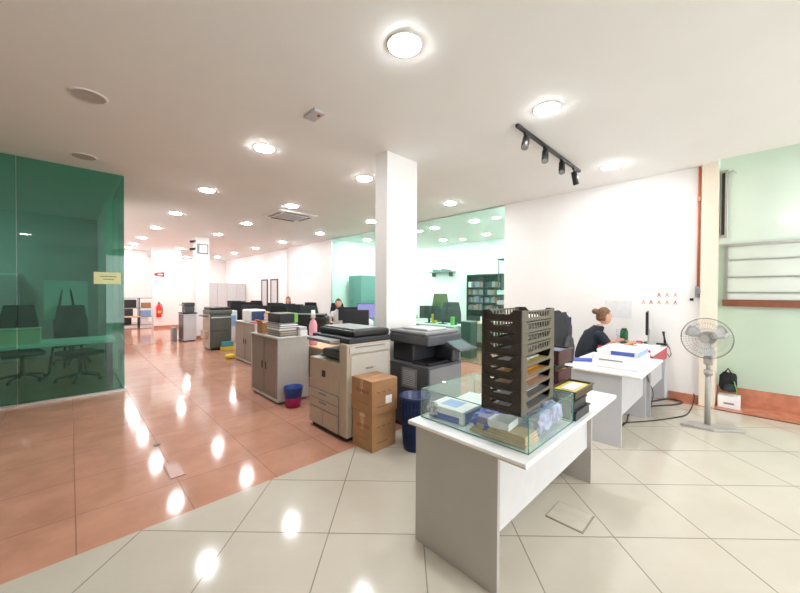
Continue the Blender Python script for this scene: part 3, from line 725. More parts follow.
# ------------------------------------------------------------------ people
def skin_mesh(verts, edges, radii, voxel=None):
    me = bpy.data.meshes.new('t'); me.from_pydata([tuple(v) for v in verts], edges, []); me.update()
    o = bpy.data.objects.new('t', me); C.objects.link(o)
    md = o.modifiers.new('s', 'SKIN')
    for i, r in enumerate(radii):
        me.skin_vertices[0].data[i].radius = (r, r) if not isinstance(r, tuple) else r
    me.skin_vertices[0].data[0].use_root = True
    s2 = o.modifiers.new('u', 'SUBSURF'); s2.levels = 2; s2.render_levels = 2
    dg = bpy.context.evaluated_depsgraph_get(); dg.update()
    nm = bpy.data.meshes.new_from_object(o.evaluated_get(dg))
    bpy.data.objects.remove(o)
    return nm
def person(label, loc, rot, shirt, hair, bun=True, lean=.16, voxel=.009, armz=.80-.0, armreach=.50, chairz=.47, sc=1.):
    """seated figure, local: hips above origin at z=chairz+.1, facing +Y"""
    p = thing('person', label, 'person', loc, rot)
    hz = chairz+.10
    hip = Vector((0, 0, hz)); waist = Vector((0, .03+lean*.2, hz+.17)); chest = Vector((0, .06+lean*.6, hz+.34)); neck0 = Vector((0, .05+lean, hz+.47)); neck1 = Vector((0, .09+lean*1.15, hz+.55))
    V = [hip, waist, chest, neck0, neck1]; R = [(.15, .12), (.125, .10), (.15, .105), (.075, .07), (.052, .052)]
    E = [(0, 1), (1, 2), (2, 3), (3, 4)]
    arms = {}
    for s in (-1, 1):
        i0 = len(V)
        sh = Vector((s*.165, .04+lean*.85, hz+.415)); el = Vector((s*.235, .14+lean, hz+.17)); wr = Vector((s*.14, .14+armreach-.09, armz+.035)); ha = wr+Vector((-s*.015, .07, -.008))
        V += [sh, el, wr, ha]; R += [.055, .042, .029, (.038, .018)]
        E += [(2, i0), (i0, i0+1), (i0+1, i0+2), (i0+2, i0+3)]
        arms[s] = (sh, el, wr, ha)
    for s in (-1, 1):
        i0 = len(V)
        V += [Vector((s*.09, .06, hz-.01)), Vector((s*.11, .44, hz+.0)), Vector((s*.11, .42, .10)), Vector((s*.11, .43, .05)), Vector((s*.12, .56, .04))]
        R += [.085, .062, .040, .04, .03]
        E += [(0, i0), (i0, i0+1), (i0+1, i0+2), (i0+2, i0+3), (i0+3, i0+4)]
    body = bmesh.new(); m1 = skin_mesh(V, E, R); body.from_mesh(m1)
    # head
    hc = neck1+Vector((0, .035, .115))
    tmp = bmesh.new(); bmesh.ops.create_icosphere(tmp, subdivisions=4, radius=1)
    for v in tmp.verts:
        q = v.co.copy(); x, y, z = q
        wx = .074*(1-.22*max(0, -z)); wy = .094; wz = .118
        n = Vector((x*wx, y*wy, z*wz))
        if z < -.2: n.y += .012*min(1, (-z-.2)*2)*(1 if y > 0 else .2)
        if y > .5:
            n.y += .024*math.exp(-((x/.17)**2+((z+.12)/.20)**2))      # nose
            n.y -= .010*math.exp(-(((abs(x)-.38)/.17)**2+((z-.10)/.14)**2))  # eye sockets
            n.y += .007*math.exp(-((x/.3)**2+((z+.5)/.08)**2))        # lips
            n.y += .008*math.exp(-((x/.3)**2+((z+.85)/.14)**2))       # chin
        v.co = hc+n
    me = bpy.data.meshes.new('h'); tmp.to_mesh(me); tmp.free(); body.from_mesh(me)
    for s in (-1, 1):
        tb = bmesh.new(); bmesh.ops.create_uvsphere(tb, u_segments=12, v_segments=8, radius=1, matrix=Matrix.Translation(hc+Vector((s*.074, -.008, -.005))) @ Matrix.Diagonal((.012, .022, .032, 1)))
        me = bpy.data.meshes.new('e'); tb.to_mesh(me); tb.free(); body.from_mesh(me)
        # fingers
        sh, el, wr, ha = arms[s]
        for k, L in enumerate((.060, .072, .067, .052)):
            bx0 = ha+Vector((s*(.024-.016*k)*1., .015, 0)) if s < 0 else ha+Vector((.024-.016*k, .015, 0))
            fx = (k-1.5)*-.004
            fm = skin_mesh([bx0, bx0+Vector((fx, L*.45, .006)), bx0+Vector((fx*1.5, L*.75, -.008)), bx0+Vector((fx*1.5, L*.95, -.022))], [(0, 1), (1, 2), (2, 3)], [.009, .0085, .008, .007])
            body.from_mesh(fm)
        tx = ha+Vector((-s*.028, -.02, -.004))
        body.from_mesh(skin_mesh([tx, tx+Vector((-s*.022, .028, -.004)), tx+Vector((-s*.026, .055, -.012))], [(0, 1), (1, 2)], [.012, .010, .008]))
    me = bpy.data.meshes.new('body'); body.to_mesh(me); body.free()
    o = bpy.data.objects.new('b', me); C.objects.link(o)
    rm = o.modifiers.new('r', 'REMESH'); rm.mode = 'VOXEL'; rm.voxel_size = voxel
    sm = o.modifiers.new('c', 'SMOOTH'); sm.factor = .5; sm.iterations = 2
    dg = bpy.context.evaluated_depsgraph_get(); dg.update()
    nm = bpy.data.meshes.new_from_object(o.evaluated_get(dg)); bpy.data.objects.remove(o)
    nm.materials.clear(); nm.materials.append(skin)
    for f in nm.polygons: f.use_smooth = True
    b = bpy.data.objects.new('body', nm); C.objects.link(b); b.parent = p
    # clothing: shells lifted off the body surface
    segs = [('torso', hip, waist, .13), ('torso', waist, chest, .12), ('torso', chest, neck0, .09), ('neck', neck0, neck1, .05), ('head', hc-Vector((0, 0, .03)), hc+Vector((0, 0, .03)), .09)]
    for q in (-1, 1):
        sh, el, wr, ha = arms[q]
        segs += [('torso', chest, sh, .06), ('upper', sh, el, .05), ('fore', el, wr, .035), ('hand', wr, ha+Vector((0, .08, 0)), .03),
                 ('leg', hip+Vector((q*.09, .06, -.01)), Vector((q*.11, .44, hz)), .075), ('shin', Vector((q*.11, .44, hz)), Vector((q*.11, .42, .06)), .05), ('foot', Vector((q*.11, .42, .05)), Vector((q*.12, .56, .04)), .03)]
    def region(v):
        best = None
        for nme, a, b2, rad in segs:
            ab = b2-a; t = max(0, min(1, (v-a).dot(ab)/ab.length_squared)); dd = (v-(a+ab*t)).length-rad
            if best is None or dd < best[0]: best = (dd, nme, t)
        return best[1], best[2]
    reg = [region(v.co) for v in nm.vertices]
    def shell(name, test, m, lift):
        bm = bmesh.new(); bm.from_mesh(nm); bm.verts.ensure_lookup_table()
        nor = [v.normal.copy() for v in bm.verts]
        kill = [v for v in bm.verts if not test(*reg[v.index], v.co)]
        for v in bm.verts: v.co += nor[v.index]*lift
        bmesh.ops.delete(bm, geom=kill, context='VERTS')
        me = bpy.data.meshes.new(name); bm.to_mesh(me); bm.free(); me.materials.clear(); me.materials.append(m)
        q = bpy.data.objects.new(name, me); C.objects.link(q); q.parent = p
        sd_ = q.modifiers.new('thickness', 'SOLIDIFY'); sd_.thickness = .008; sd_.offset = 0
        return q
    shell('tshirt', lambda n, t, c: (n == 'torso' and hz-.03 < c.z < neck0.z+.055) or (n == 'upper' and t < .48), shirt, .012)
    shell('trousers', lambda n, t, c: n == 'leg' or (n == 'shin' and t < .85) or (n == 'torso' and c.z < hz+.03), denim, .008)
    for s in (-1, 1):
        h = MB(); h.ball((s*.115, .50, .045), .05, black, (1, 2.3, .9)); h.build('shoe', p)
        h = MB(); h.ball(hc+Vector((s*.029, .083, .012)), .008, ink, (1.4, .6, .8), 8); h.build('eye', p)
    # hair: cap over skull
    h = MB(); bmesh.ops.create_icosphere(h.bm, subdivisions=4, radius=1)
    for v in list(h.bm.verts):
        x, y, z = v.co
        k = 1.10+.03*math.sin(x*14+z*9)*math.cos(y*11)
        v.co = hc+Vector((x*.078*k, y*.097*k-.010, z*.122*k+.006)); v.tag = (y > .42-.35*max(0, -z) and z < .50) or z < (-.55 if bun else -.9)
        if y > -.12 and z < .12+.25*y: v.tag = True
    bmesh.ops.delete(h.bm, geom=[v for v in h.bm.verts if v.tag], context='VERTS')
    fs = list(h.bm.faces); bmesh.ops.solidify(h.bm, geom=fs, thickness=.012); h._fin(h.bm.faces, hair, True)
    if bun: h.ball(hc+Vector((0, -.135, .075)), .05, hair, (1., .95, .85)); h.ball(hc+Vector((0, -.10, .06)), .035, hair)
    else:
        h.ball(hc+Vector((0, -.06, -.06)), .085, hair, (1.05, .7, 1.35))
    h.build('hair', p)
    return p
# facing along the camera's right
heading = math.atan2(-.698, .7161)-PI/2
person('woman in black T-shirt with a brown hair bun, typing at the red panelled desk', (5.39, 1.71, 0), heading, navyc, hairm, True, .20, .007, .80, .62, chairz=.43)
chair('office_chair', 'low black office chair the woman in the black T-shirt sits on', (5.35, 1.75, 0), heading, fabric_b, False, .30)
person('seated person in pale clothing beyond the grey cabinet, facing the camera', (5.63, 11.5, 0), 2.6, mat('pale_blouse', (.55, .45, .45), .8), hairm, False, .1, .014, .75, .45)
person('dark haired person in white seen beyond the beige copier lid', (5.15, 7.60, 0), 2.45, mat('white_shirt', (.75, .75, .75), .8), hairk, False, .1, .014, .75, .45)
CLOTH = None

# ------------------------------------------------------------------ copiers
c1 = thing('photocopier', 'beige photocopier beside the kraft cartons', 'photocopier', (1.99, 2.80, 0))
# x = depth to the right, y = along front
bx(.02, .03, 0, .60, .70, .045, black, bev=.01).build('plinth', c1)
bx(0, .14, .045, .58, .73, .44, mgrey_pl, bev=.01).build('lower_body', c1)
bx(.0, .14, .44, .58, .73, .79, beige_pl, bev=.012).build('front_body', c1)
bx(.0, .0, .045, .60, .138, 1.0, beige_pl, bev=.012).build('side_tower', c1)
bx(.12, .14, .79, .60, .73, .80, dark_pl).build('output_tray', c1)
bx(.42, .14, .80, .60, .73, 1.0, dark_pl, bev=.01).build('rear_body', c1)
bx(.06, .20, .80, .36, .58, .90, dgrey_pl, bev=.03).build('output_guide', c1)
bx(.03, .0, 1.0, .60, .73, 1.06, dark_pl, bev=.012).build('scanner', c1)
h = MB(); h.box(.10, .02, 1.06, .60, .70, 1.13, black, bev=.02); h.build('document_feeder', c1)
bx(.14, .08, 1.131, .50, .66, 1.145, mgrey_pl, bev=.004).build('feeder_tray', c1)
bx(-.10, .16, 1.0, .03, .62, 1.035, mgrey_pl, bev=.008).build('control_panel', c1)
for y0, y1, z0_, z1_ in ((.15, .72, .345, .435), (.15, .72, .245, .335)):
    o = bx(-.010, y0, z0_, -.001, y1, z1_, beige_pl, bev=.003).build('drawer', c1)
    bx(-.014, .37, z1_-.035, -.010, .52, z1_-.012, mgrey_pl).build('drawer_handle', o)
for y0, y1 in ((.15, .43), (.44, .72)): bx(-.010, y0, .055, -.001, y1, .235, beige_pl, bev=.003).build('lower_door', c1)
bx(-.003, .40, .60, .001, .47, .67, dark_pl, bev=.001).build('badge', c1)
o = bx(.05, -.006, .50, .56, .0, .88, beige_pl2, bev=.003).build('side_door', c1); bx(.24, -.009, .72, .34, -.006, .74, mgrey_pl).build('latch', o)
bx(.03, -.010, .90, .57, .0, .975, beige_pl2, bev=.003).build('side_cover', c1)
bx(.10, -.012, .955, .50, -.010, .97, mgrey_pl).build('vent_slot', c1)

c2 = thing('photocopier', 'charcoal photocopier in front of the white column', 'photocopier', (2.73, 2.36, 0))
bx(0, .02, 0, .58, .60, .04, black).build('plinth', c2)
h = MB(); h.box(0, 0, .04, .60, .62, .73, dgrey_pl, bev=.012); h.build('body', c2)
bx(.02, -.006, .08, .58, 0, .70, mgrey_pl, bev=.003).build('front_cover', c2)
o = bx(-.008, .16, .46, 0, .40, .68, mgrey_pl, bev=.003).build('side_panel', c2)
h = MB()
for k in range(8): h.box(-.011, .19, .49+k*.022, -.008, .37, .50+k*.022, lgrey_lam)
h.build('vent', o)
bx(.06, .28, .73, .60, .62, .95, dark_pl, bev=.02).build('rear_body', c2)
bx(.04, .03, .73, .40, .28, .76, black, bev=.005).build('output_tray', c2)
bx(.46, .02, .73, .60, .28, .95, dgrey_pl, bev=.02).build('right_support', c2)
bx(0, 0, .95, .60, .62, 1.06, dgrey_pl, bev=.02).build('scanner', c2)
bx(.0, .04, 1.06, .60, .62, 1.10, mgrey_pl, bev=.015).build('document_feeder', c2)
bx(.10, .1, 1.10, .44, .5, 1.125, paper if False else lgrey_lam, bev=.008).build('feeder_tray', c2)
h = MB(); h.prism([(-.20, .90), (-.18, .885), (.03, .94), (.03, .99)], 'x', .30, .62, dgrey_pl); o = h.build('control_panel', c2)
h = MB(); h.prism([(-.175, .912), (-.17, .911), (.005, .978), (.0, .982)], 'x', .33, .56, lcd); h.build('touch_screen', o)

c3 = thing('photocopier', 'grey green photocopier at the far end with a teal tray leaning on it', 'photocopier', (2.58, 9.62, 0))
bx(.02, .02, 0, .50, .62, .05, black).build('plinth', c3)
h = MB(); h.box(.0, 0.02, .05, .52, .64, .93, green_grey, bev=.02); h.build('body', c3)
bx(-.012, .02, .05, 0, .64, .93, beige_pl, bev=.003).build('side_cover', c3)
bx(.03, .0, .50, .50, .02, .90, green_grey, bev=.006).build('front_door', c3)
bx(.03, .0, .08, .50, .02, .48, green_grey, bev=.006).build('front_drawer', c3)
bx(.02, -.02, .84, .50, .0, .87, lgrey_lam, bev=.004).build('control_panel', c3)
bx(-.02, 0, .93, .54, .64, 1.05, green_grey, bev=.03).build('scanner', c3)
bx(.0, .05, 1.05, .52, .62, 1.12, black, bev=.03).build('document_feeder', c3)
bx(-.14, .1, .88, -.012, .5, .91, dark_pl, bev=.006).build('side_tray', c3)
bx(-.10, .15, .30, -.012, .5, .50, beige_pl, bev=.006).build('bypass_unit', c3)
tag(bx(2.82, 9.48, .09, 3.10, 9.60, .22, teal, bev=.01).build('basket'), 'teal basket standing on the yellow tray before the far copier', 'basket')
tag(bx(2.80, 9.46, 0, 3.12, 9.61, .088, yellow, bev=.01).build('tray'), 'yellow tray on the floor under the teal basket', 'tray')
o = MB().crumple((2.62, 8.25, .05), (.12, .12, .06), yellow, amp=.15, seed=5).build('plastic_bag'); tag(o, 'yellow bag on the floor beside the taupe cabinet', 'bag')

wc = thing('printer_cabinet', 'white side cabinet with a dark printer on it, before the far column', 'cabinet', (2.46, 11.9, 0))
bx(.0, 0, .03, .34, .62, .84, lgrey_lam, bev=.006).build('body', wc); bx(-.02, .05, 0, .32, .6, .03, black).build('plinth', wc)
bx(-.02, -.01, .84, .36, .63, .88, dark_pl, bev=.006).build('top', wc)
bx(-.012, .03, .06, .0, .60, .82, dgrey_pl).build('shelf_front', wc)
pr = thing('desk_printer', 'dark desktop printer on the white side cabinet by the far column', 'printer', (2.52, 12.0, .881))
bx(0, 0, 0, .26, .42, .18, dgrey_pl, bev=.02).build('body', pr); bx(-.01, .02, .18, .27, .42, .30, dark_pl, bev=.02).build('lid', pr); bx(-.10, .05, .22, -.01, .3, .24, mgrey_pl).build('paper_tray', pr)
tag(bx(2.25, 12.25, .0, 2.36, 12.6, .42, mgrey_pl, bev=.01).build('paper_shredder'), 'small grey unit left of the far white cabinet', 'shredder')

# ------------------------------------------------------------------ cabinets
def tambour(label, x, y, w, d, hgt, n=2):
    c = thing('tambour_cabinet', label, 'cabinet', (x, y, 0))
    bx(.03, .03, 0, w-.03, d-.03, .03, cab_dark).build('plinth', c)
    h = MB(); h.box(0, 0, .03, w, .02, hgt, cab_white); h.box(0, d-.02, .03, w, d, hgt, cab_white); h.box(0, .02, .03, w, d-.02, .06, cab_white); h.box(w-.02, .02, .06, w, d-.02, hgt, cab_white); h.box(.02, d/2-.01, .06, w-.02, d/2+.01, hgt, cab_white)
    h.build('carcass', c)
    bx(-.008, -.008, hgt, w+.004, d+.008, hgt+.022, cab_white, bev=.003).build('top', c)
    for k in range(2):
        y0 = .024+k*(d/2-.012); y1 = y0+d/2-.036
        h = MB(); nn = 22
        for q in range(nn):
            a = y0+(y1-y0)*q/nn; h.box(.006, a+.001, .07, .016, a+(y1-y0)/nn-.001, hgt-.01, cab_door)
        o = h.build('tambour_door', c)
        ya = y1-.05 if k == 0 else y0+.05
        bx(-.004, ya-.012, hgt*.48, .006, ya+.012, hgt*.60, dark_pl, bev=.002).build('door_handle', o)
    return c
tambour('cream cabinet with two taupe tambour doors beside the blue and red bin', 2.0, 4.40, .46, .93, .885)
tambour('taupe cabinet further back, topped by the white and blue printer', 2.68, 6.95, .46, 1.15, .86)
# things on the near cabinet
o = thing('document_stack', 'tall pile of loose white documents on the cream cabinet', 'papers', (2.06, 4.47, .908))
rnd = random.Random(5); z = 0
for k in range(11):
    t_ = rnd.uniform(.012, .024); a = rnd.uniform(-.03, .03)
    h = MB(); h.box(rnd.uniform(0, .02), rnd.uniform(0, .03), z, .25+rnd.uniform(0, .02), .42+rnd.uniform(-.03, .03), z+t_-.001, [paper, lgrey_lam, paper, kraft2, paper][k % 5] if k % 2 else mgrey_pl); z += t_
    h.build('file', o)
o['zz'] = 0; del o['zz']
ztk = .908+z
ro = thing('desktop_case', 'black box with lime green spines on top of the document pile', 'box', (2.07, 4.49, ztk+.001))
bx(0, .0, 0, .215, .40, .13, black, bev=.006).build('case', ro); bx(.217, .0, 0, .27, .38, .13, limeb, bev=.004).build('green_spines', ro)
tag(MB().box(2.345, 4.42, .908, 2.45, 4.66, .985, paper).box(2.34, 4.42, .986, 2.44, 4.64, 1.03, lgrey_lam).build('paper_pile') , 'smaller white paper pile right of the tall document pile', 'papers')
o = thing('paper_carton', 'small open kraft carton on the back of the cream cabinet', 'carton', (2.04, 5.0, .908))
h = MB(); h.box(0, 0, 0, .2, .2, .16, kraft, bev=.002); h.build('box', o); h = MB(); h.prism([(0, .16), (.012, .16), (-.03, .21), (-.04, .2)], 'y', 0, .2, kraft); h.build('flap', o)
bt = thing('squeeze_bottle', 'pink and clear tall bottle behind the cream cabinet', 'bottle', (2.60, 4.52, .742))
MB().lathe([(0, 0), (.055, 0), (.06, .02), (.06, .30), (.04, .36), (.02, .38), (.02, .40), (0, .4)], pink).build('body', bt)
MB().cyl((0, 0, .40), (0, 0, .52), .035, whitep, r2=.028).build('cap', bt)
# things on the taupe cabinet
o = thing('desk_printer', 'white and blue printer on the taupe cabinet', 'printer', (2.74, 7.35, .883))
bx(0, 0, 0, .34, .5, .26, whitep, bev=.03).build('body', o); bx(.02, -.02, .03, .32, 0, .23, mat('navy_blue_panel', (.03, .06, .16), .4), bev=.01).build('front_panel', o)
tag(bx(2.66+.04, 6.98, .883, 3.0, 7.25, .90, redp, bev=.003).build('folder'), 'red folder on the front of the taupe cabinet', 'folder')
o = MB().crumple((3.05, 7.15, 1.00), (.10, .12, .10), paper, amp=.3, seed=6).build('plastic_bag'); tag(o, 'white crumpled bag beside the white and blue printer', 'bag')
MB().crumple((3.0, 7.1, 1.09), (.05, .05, .03), yellow, amp=.2, seed=7).build('yellow_fold', o)

# ------------------------------------------------------------------ bins
b = MB().lathe([(.095, 0), (.108, .13)], magenta).lathe([(.108, .13), (.124, .255), (.13, .262), (.126, .268), (.117, .262), (.088, .02), (0, .02)], blue_pl).build('waste_bin', loc=(2.14, 4.23, .0))
tag(b, 'small waste bin, blue above and magenta below, at the cream cabinet', 'bin')
b = MB(); b.lathe([(.11, 0), (.145, .50), (.155, .505), (.155, .525), (.142, .525), (.10, .02), (0, .02)], navy_pl)
for k in range(24):
    a = 2*PI*k/24; b.tube([(math.cos(a)*.1125, math.sin(a)*.1125, .03), (math.cos(a)*.144, math.sin(a)*.144, .49)], .003, navy_pl, 4)
for z in (.12, .30, .42):
    rr = .11+.035*z/.5+.003; b.tube([(rr*math.cos(2*PI*k/28), rr*math.sin(2*PI*k/28), z) for k in range(28)], .003, navy_pl, 4, closed=True)
b = b.build('waste_bin', loc=(2.43, 2.27, 0)); tag(b, 'tall navy blue slatted waste bin behind the near desk', 'bin')

# ------------------------------------------------------------------ kraft cartons
def carton(label, loc, w, d, hh, rot, lab):
    c = thing('kraft_carton', label, 'carton', loc, rot, 'kraft cartons by the copier')
    bx(0, 0, 0, w, d, hh, kraft, bev=.004).build('box', c)
    bx(-.0012, d/2-.025, hh*.55, 0, d/2+.025, hh-.003, tape).box(0, d/2-.025, hh, w, d/2+.025, hh+.001, tape).build('tape', c)
    h = MB(); rnd = random.Random(int(hh*1000))
    x = .05
    while x < d-.08:
        ww = rnd.uniform(.014, .024); h.box(-.0015, x, hh*.60, 0, x+ww, hh*.70, inkred); x += ww+.012
    h.build('printed_text', c)
    bx(-.0015, .06, hh*.30, 0, d-.09, hh*.315, inkred).build('printed_line', c)
    h = MB()
    for k in range(3): h.box(.06+.07*k, -.0015, hh*.62, .10+.07*k, 0, hh*.66, inkred)
    h.box(.06, -.0015, hh*.2, .2, 0, hh*.23, inkred); h.build('printed_marks', c)
    if lab: bx(.17, -.002, hh*.26, .25, 0, hh*.50, paper).build('address_label', c)
    else: bx(-.002, d*.35, hh*.9, 0, d*.62, hh*.99, kraft2).build('sticker', c)
    return c
carton('lower kraft carton of the pair beside the beige copier', (2.045, 2.465, 0), .315, .30, .355, .02, False)
carton('upper kraft carton with a white label, on the other carton', (2.038, 2.46, .357), .325, .33, .325, -.02, True)

# ------------------------------------------------------------------ workstations in the middle of the room
def workdesk(label, x0, x1, y0, y1, top=dark_pl, grp='desks in the open plan area'):
    d = thing('desk', label, 'desk', (x0, y0, 0), 0, grp); W = x1-x0; D = y1-y0
    bx(0, 0, .715, W, D, .74, top, bev=.003).build('desktop', d)
    for yy in (.02, D-.045): bx(.05, yy, 0, W-.05, yy+.025, .715, grey_lam).build('leg_panel', d)
    bx(.06, .05, .25, .08, D-.05, .715, grey_lam).build('modesty_panel', d)
    return d
workdesk('light wood topped desk right behind the cream cabinet', 2.52, 3.25, 4.05, 5.45, woodl)
def screen(name, label, loc, rot, w=.5, h_=.32, z=.12, scm=None, grp='monitors in the open plan area'):
    t = thing(name, label, 'monitor', loc, rot, grp)
    h = MB(); h.box(-.11, -.09, 0, .11, .09, .012, black, bev=.003); h.box(-.025, -.012, .012, .025, .012, z+.1, black); h.build('stand', t)
    bx(-w/2, -.04, z, w/2, -.012, z+h_, black, bev=.006).build('display', t)
    bx(-w/2+.012, -.042, z+.012, w/2-.012, -.04, z+h_-.012, scm or dark_pl).build('screen', t)
    return t
# shelves of dark binder boxes / desk stuff behind copier lid
desk_specs = [(3.75, 4.45, 4.3, 5.7, 'dark desk past the wood topped one, before the glazing'), (4.55, 5.2, 5.5, 6.9, 'dark desk before the person in white'),
              (4.4, 5.05, 8.6, 10.2, 'dark desk in the middle of the open plan area'), (3.2, 3.9, 8.3, 9.7, 'dark desk nearest the far copier'), (4.6, 5.3, 10.3, 11.0, 'dark desk before the person in pale clothes'), (4.3, 5.0, 12.8, 14.4, 'dark desk farthest down the room')]
for x0, x1, y0, y1, lb in desk_specs: workdesk(lb, x0, x1, y0, y1)
mons = [((3.9, 5.2), -.9, 'x'), ((4.15, 5.5), -.8, 'x'), ((4.75, 6.6), -.8, 'x'), ((4.6, 9.0), -.8, ''), ((4.7, 9.7), -.7, ''), ((3.5, 8.8), -.9, ''), ((3.5, 9.4), -.9, ''), ((4.75, 10.6), -.8, ''), ((4.5, 13.2), -.7, ''), ((4.6, 14.0), -.7, '')]
ml = ['black monitor behind the beige copier lid, nearest', 'second black monitor behind the beige copier lid', 'black monitor left of the lavender screen', 'black monitor on the middle desk, nearer one', 'black monitor on the middle desk, farther one',
      'black monitor on the desk by the far copier, nearer one', 'black monitor on the desk by the far copier, farther one', 'black monitor before the person in pale clothes', 'black monitor on the farthest desk, nearer one', 'black monitor on the farthest desk, farther one']
m0 = None
for (xy, rt_, _), lb in zip(mons, ml):
    if m0 is None: m0 = screen('monitor', lb, (xy[0], xy[1], .741), rt_); o = m0
    else: o = dup(m0, (xy[0], xy[1], .741), rt_, lb)
screen('monitor', 'monitor with a lit lavender screen beside the near white column', (4.85, 6.0, .741), -.75, .5, .34, .2, lav)
ch_specs = [((4.16, 7.2), 2.2, 'slate green high backed chair behind the pink bottle', fabric_g), ((5.5, 9.4), 2.0, 'black office chair right of the person in pale clothes', fabric_b), ((4.0, 10.6), 2.3, 'black office chair left of the person in pale clothes', fabric_b), ((3.7, 7.7), 2.1, 'black office chair behind the black box with green spines', fabric_b),
            ((5.75, 8.3), 1.9, 'black office chair by the wall before the green glazing', fabric_b), ((4.15, 11.9), 2.4, 'black office chair right of the far copier', fabric_b), ((5.75, 6.3), 2.2, 'black office chair beside the lavender screen', fabric_b), ((4.9, 12.3), 2.4, 'black office chair near the far doors', fabric_b)]
ch0 = {}
for (xy, rt_, lb, fb) in ch_specs:
    if fb.name not in ch0: ch0[fb.name] = chair('office_chair', lb, (xy[0], xy[1], 0), rt_, fb, True, .66, 'chairs in the open plan area', wide=.25)
    else: dup(ch0[fb.name], (xy[0], xy[1], 0), rt_, lb)
# dark equipment seen between cabinet and copier
o = thing('low_cupboard', 'dark cupboard beneath the papers behind the beige copier', 'cupboard', (2.72, 3.9, 0)) if False else None
o = thing('plotter', 'long black machine behind the beige copier', 'machine', (3.2, 5.8, 0), -.75)
bx(-.4, -.2, .72, .4, .2, 1.08, black, bev=.03).build('body', o); bx(-.36, -.19, 1.08, .36, .15, 1.12, dark_pl, bev=.01).build('lid', o)
for s in (-1, 1): bx(s*.33-.03, -.15, 0, s*.33+.03, .15, .72, dark_pl).build('leg', o)
o = MB().crumple((2.95, 4.35, .80), (.16, .12, .06), paper, amp=.3, seed=12).build('plastic_bag'); tag(o, 'crumpled white bag on the light wood desk', 'bag')
tag(MB().box(3.0, 4.7, .741, 3.2, 5.0, .83, black, bev=.01).build('cash_box'), 'black box at the back of the light wood desk', 'box')
tag(MB().box(4.0, 4.45, .741, 4.3, 4.75, .80, paper).build('paper_pile'), 'white papers on the dark desk before the glazing', 'papers')
o = MB().crumple((4.6, 5.75, .86), (.14, .14, .12), paper, amp=.3, seed=13).build('plastic_bag'); tag(o, 'white bag below the lavender screen', 'bag')
tag(MB().crumple((4.95, 5.62, .80), (.14, .12, .06), greenl, amp=.3, seed=14).build('green_bundle'), 'green bundle below the lavender screen', 'bundle')
# far end
tag(bx(3.3, 11.0, 0, 3.7, 11.5, .95, whitep, bev=.01).build('paper_cupboard'), 'white low cupboard right of the far copier', 'cupboard')
tag(bx(3.35, 10.96, .5, 3.65, 11.0, .8, lblue).build('blue_poster'), 'blue and white sheet on the low cupboard right of the far copier', 'poster')
pt = thing('partition_lockers', 'pale grey panelled lockers against the far wall', 'lockers', (4.2, 17.8, 0))
bx(0, .02, 0, 2.2, .45, 1.93, lgrey_lam, bev=.003).build('carcass', pt)
for k in range(5): bx(.01+k*.438, 0, .05, .01+k*.438+.428, .02, 1.9, mat('locker_grey', (.60, .61, .62), .4), bev=.003).build('door', pt)
for n, (y0, y1) in enumerate(((14.15, 14.75), (15.2, 15.75))):
    h = MB()
    h.box(6.38, y0-.06, 0, 6.42, y0, 2.1, dgrey_pl); h.box(6.38, y1, 0, 6.42, y1+.06, 2.1, dgrey_pl); h.box(6.38, y0-.06, 2.04, 6.42, y1+.06, 2.1, dgrey_pl)
    d_ = struct(f'door_{n+1}', bx(6.40, y0, 0, 6.415, y1, 2.04, mat('door_grey', (.62, .63, .65), .3)))
    h.build('door_frame', d_); MB().cyl((6.36, y0+.08, 1.0), (6.36, y0+.16, 1.0), .012, steel).build('door_handle', d_)
# shelving in the far left corner
sh = thing('shelf_unit', 'dark shelf rack at the far left end of the walkway', 'shelf', (1.55, 18.0, 0))
for x in (0, .55, 1.1): 
    for y in (0, .45): bx(x, y, 0, x+.03, y+.03, 1.25, dark_pl).build('post', sh)
for z in (.08, .42, .80, 1.22): bx(0, 0, z, 1.13, .48, z+.025, mgrey_pl).build('shelf', sh)
its = [(.05, .11, .25, .30, black, 'black box on the bottom shelf of the far rack'), (.60, .11, .28, .26, paper, 'white box on the bottom shelf of the far rack'), (.05, .45, .3, .33, dark_pl, 'dark machine on the middle shelf of the far rack'),
       (.62, .45, .35, .25, lblue, 'pale blue pack on the middle shelf of the far rack'), (.05, .83, .42, .34, black, 'black printer on the upper shelf of the far rack'), (.66, .83, .3, .2, kraft, 'kraft box on the upper shelf of the far rack')]
for x, z, w_, h_, m_, lb in its: tag(bx(1.55+x, 18.06, z, 1.55+x+w_, 18.4, z+h_, m_, bev=.006).build('stored_box'), lb, 'box', 'boxes on the far rack')
o = thing('side_table', 'low wooden topped table before the far rack', 'table', (1.25, 17.2, 0))
bx(0, 0, .48, .8, .4, .51, woodl).build('table_top', o)
for x in (.02, .74):
    for y in (.02, .34): bx(x, y, 0, x+.04, y+.04, .48, dark_pl).build('leg', o)

# ------------------------------------------------------------------ behind the mint glazing
wd = workdesk('white topped desk right behind the mint glazing', 6.45, 7.15, 4.80, 6.3, white_lam, 'desks in the glazed office')
bx(.0, -.02, 0, .7, 0, .74, whitep).build('end_panel', wd)
workdesk('wood topped desk by the dark rack in the glazed office', 7.6, 9.3, 4.6, 5.3, woodl, 'desks in the glazed office')
gc = thing('filing_cabinet', 'dark green cabinet seen through the mint glazing', 'cabinet', (6.58, 4.42, 0))
bx(0, 0, 0.02, .28, .27, .85, greend, bev=.006).build('carcass', gc); bx(-.01, -.01, .85, .29, .28, .87, mgrey_pl).build('top', gc)
for z in (.3, .58): bx(.02, -.006, z-.24, .26, 0, z+.01, greend).build('drawer', gc)
rk = thing('wall_rack', 'tall dark rack of books on the glazed office back wall', 'rack', (9.62, 5.35, 0))
h = MB()
for y in (0, .62, 1.25): h.box(0, y, .75, .36, y+.03, 2.15, black)
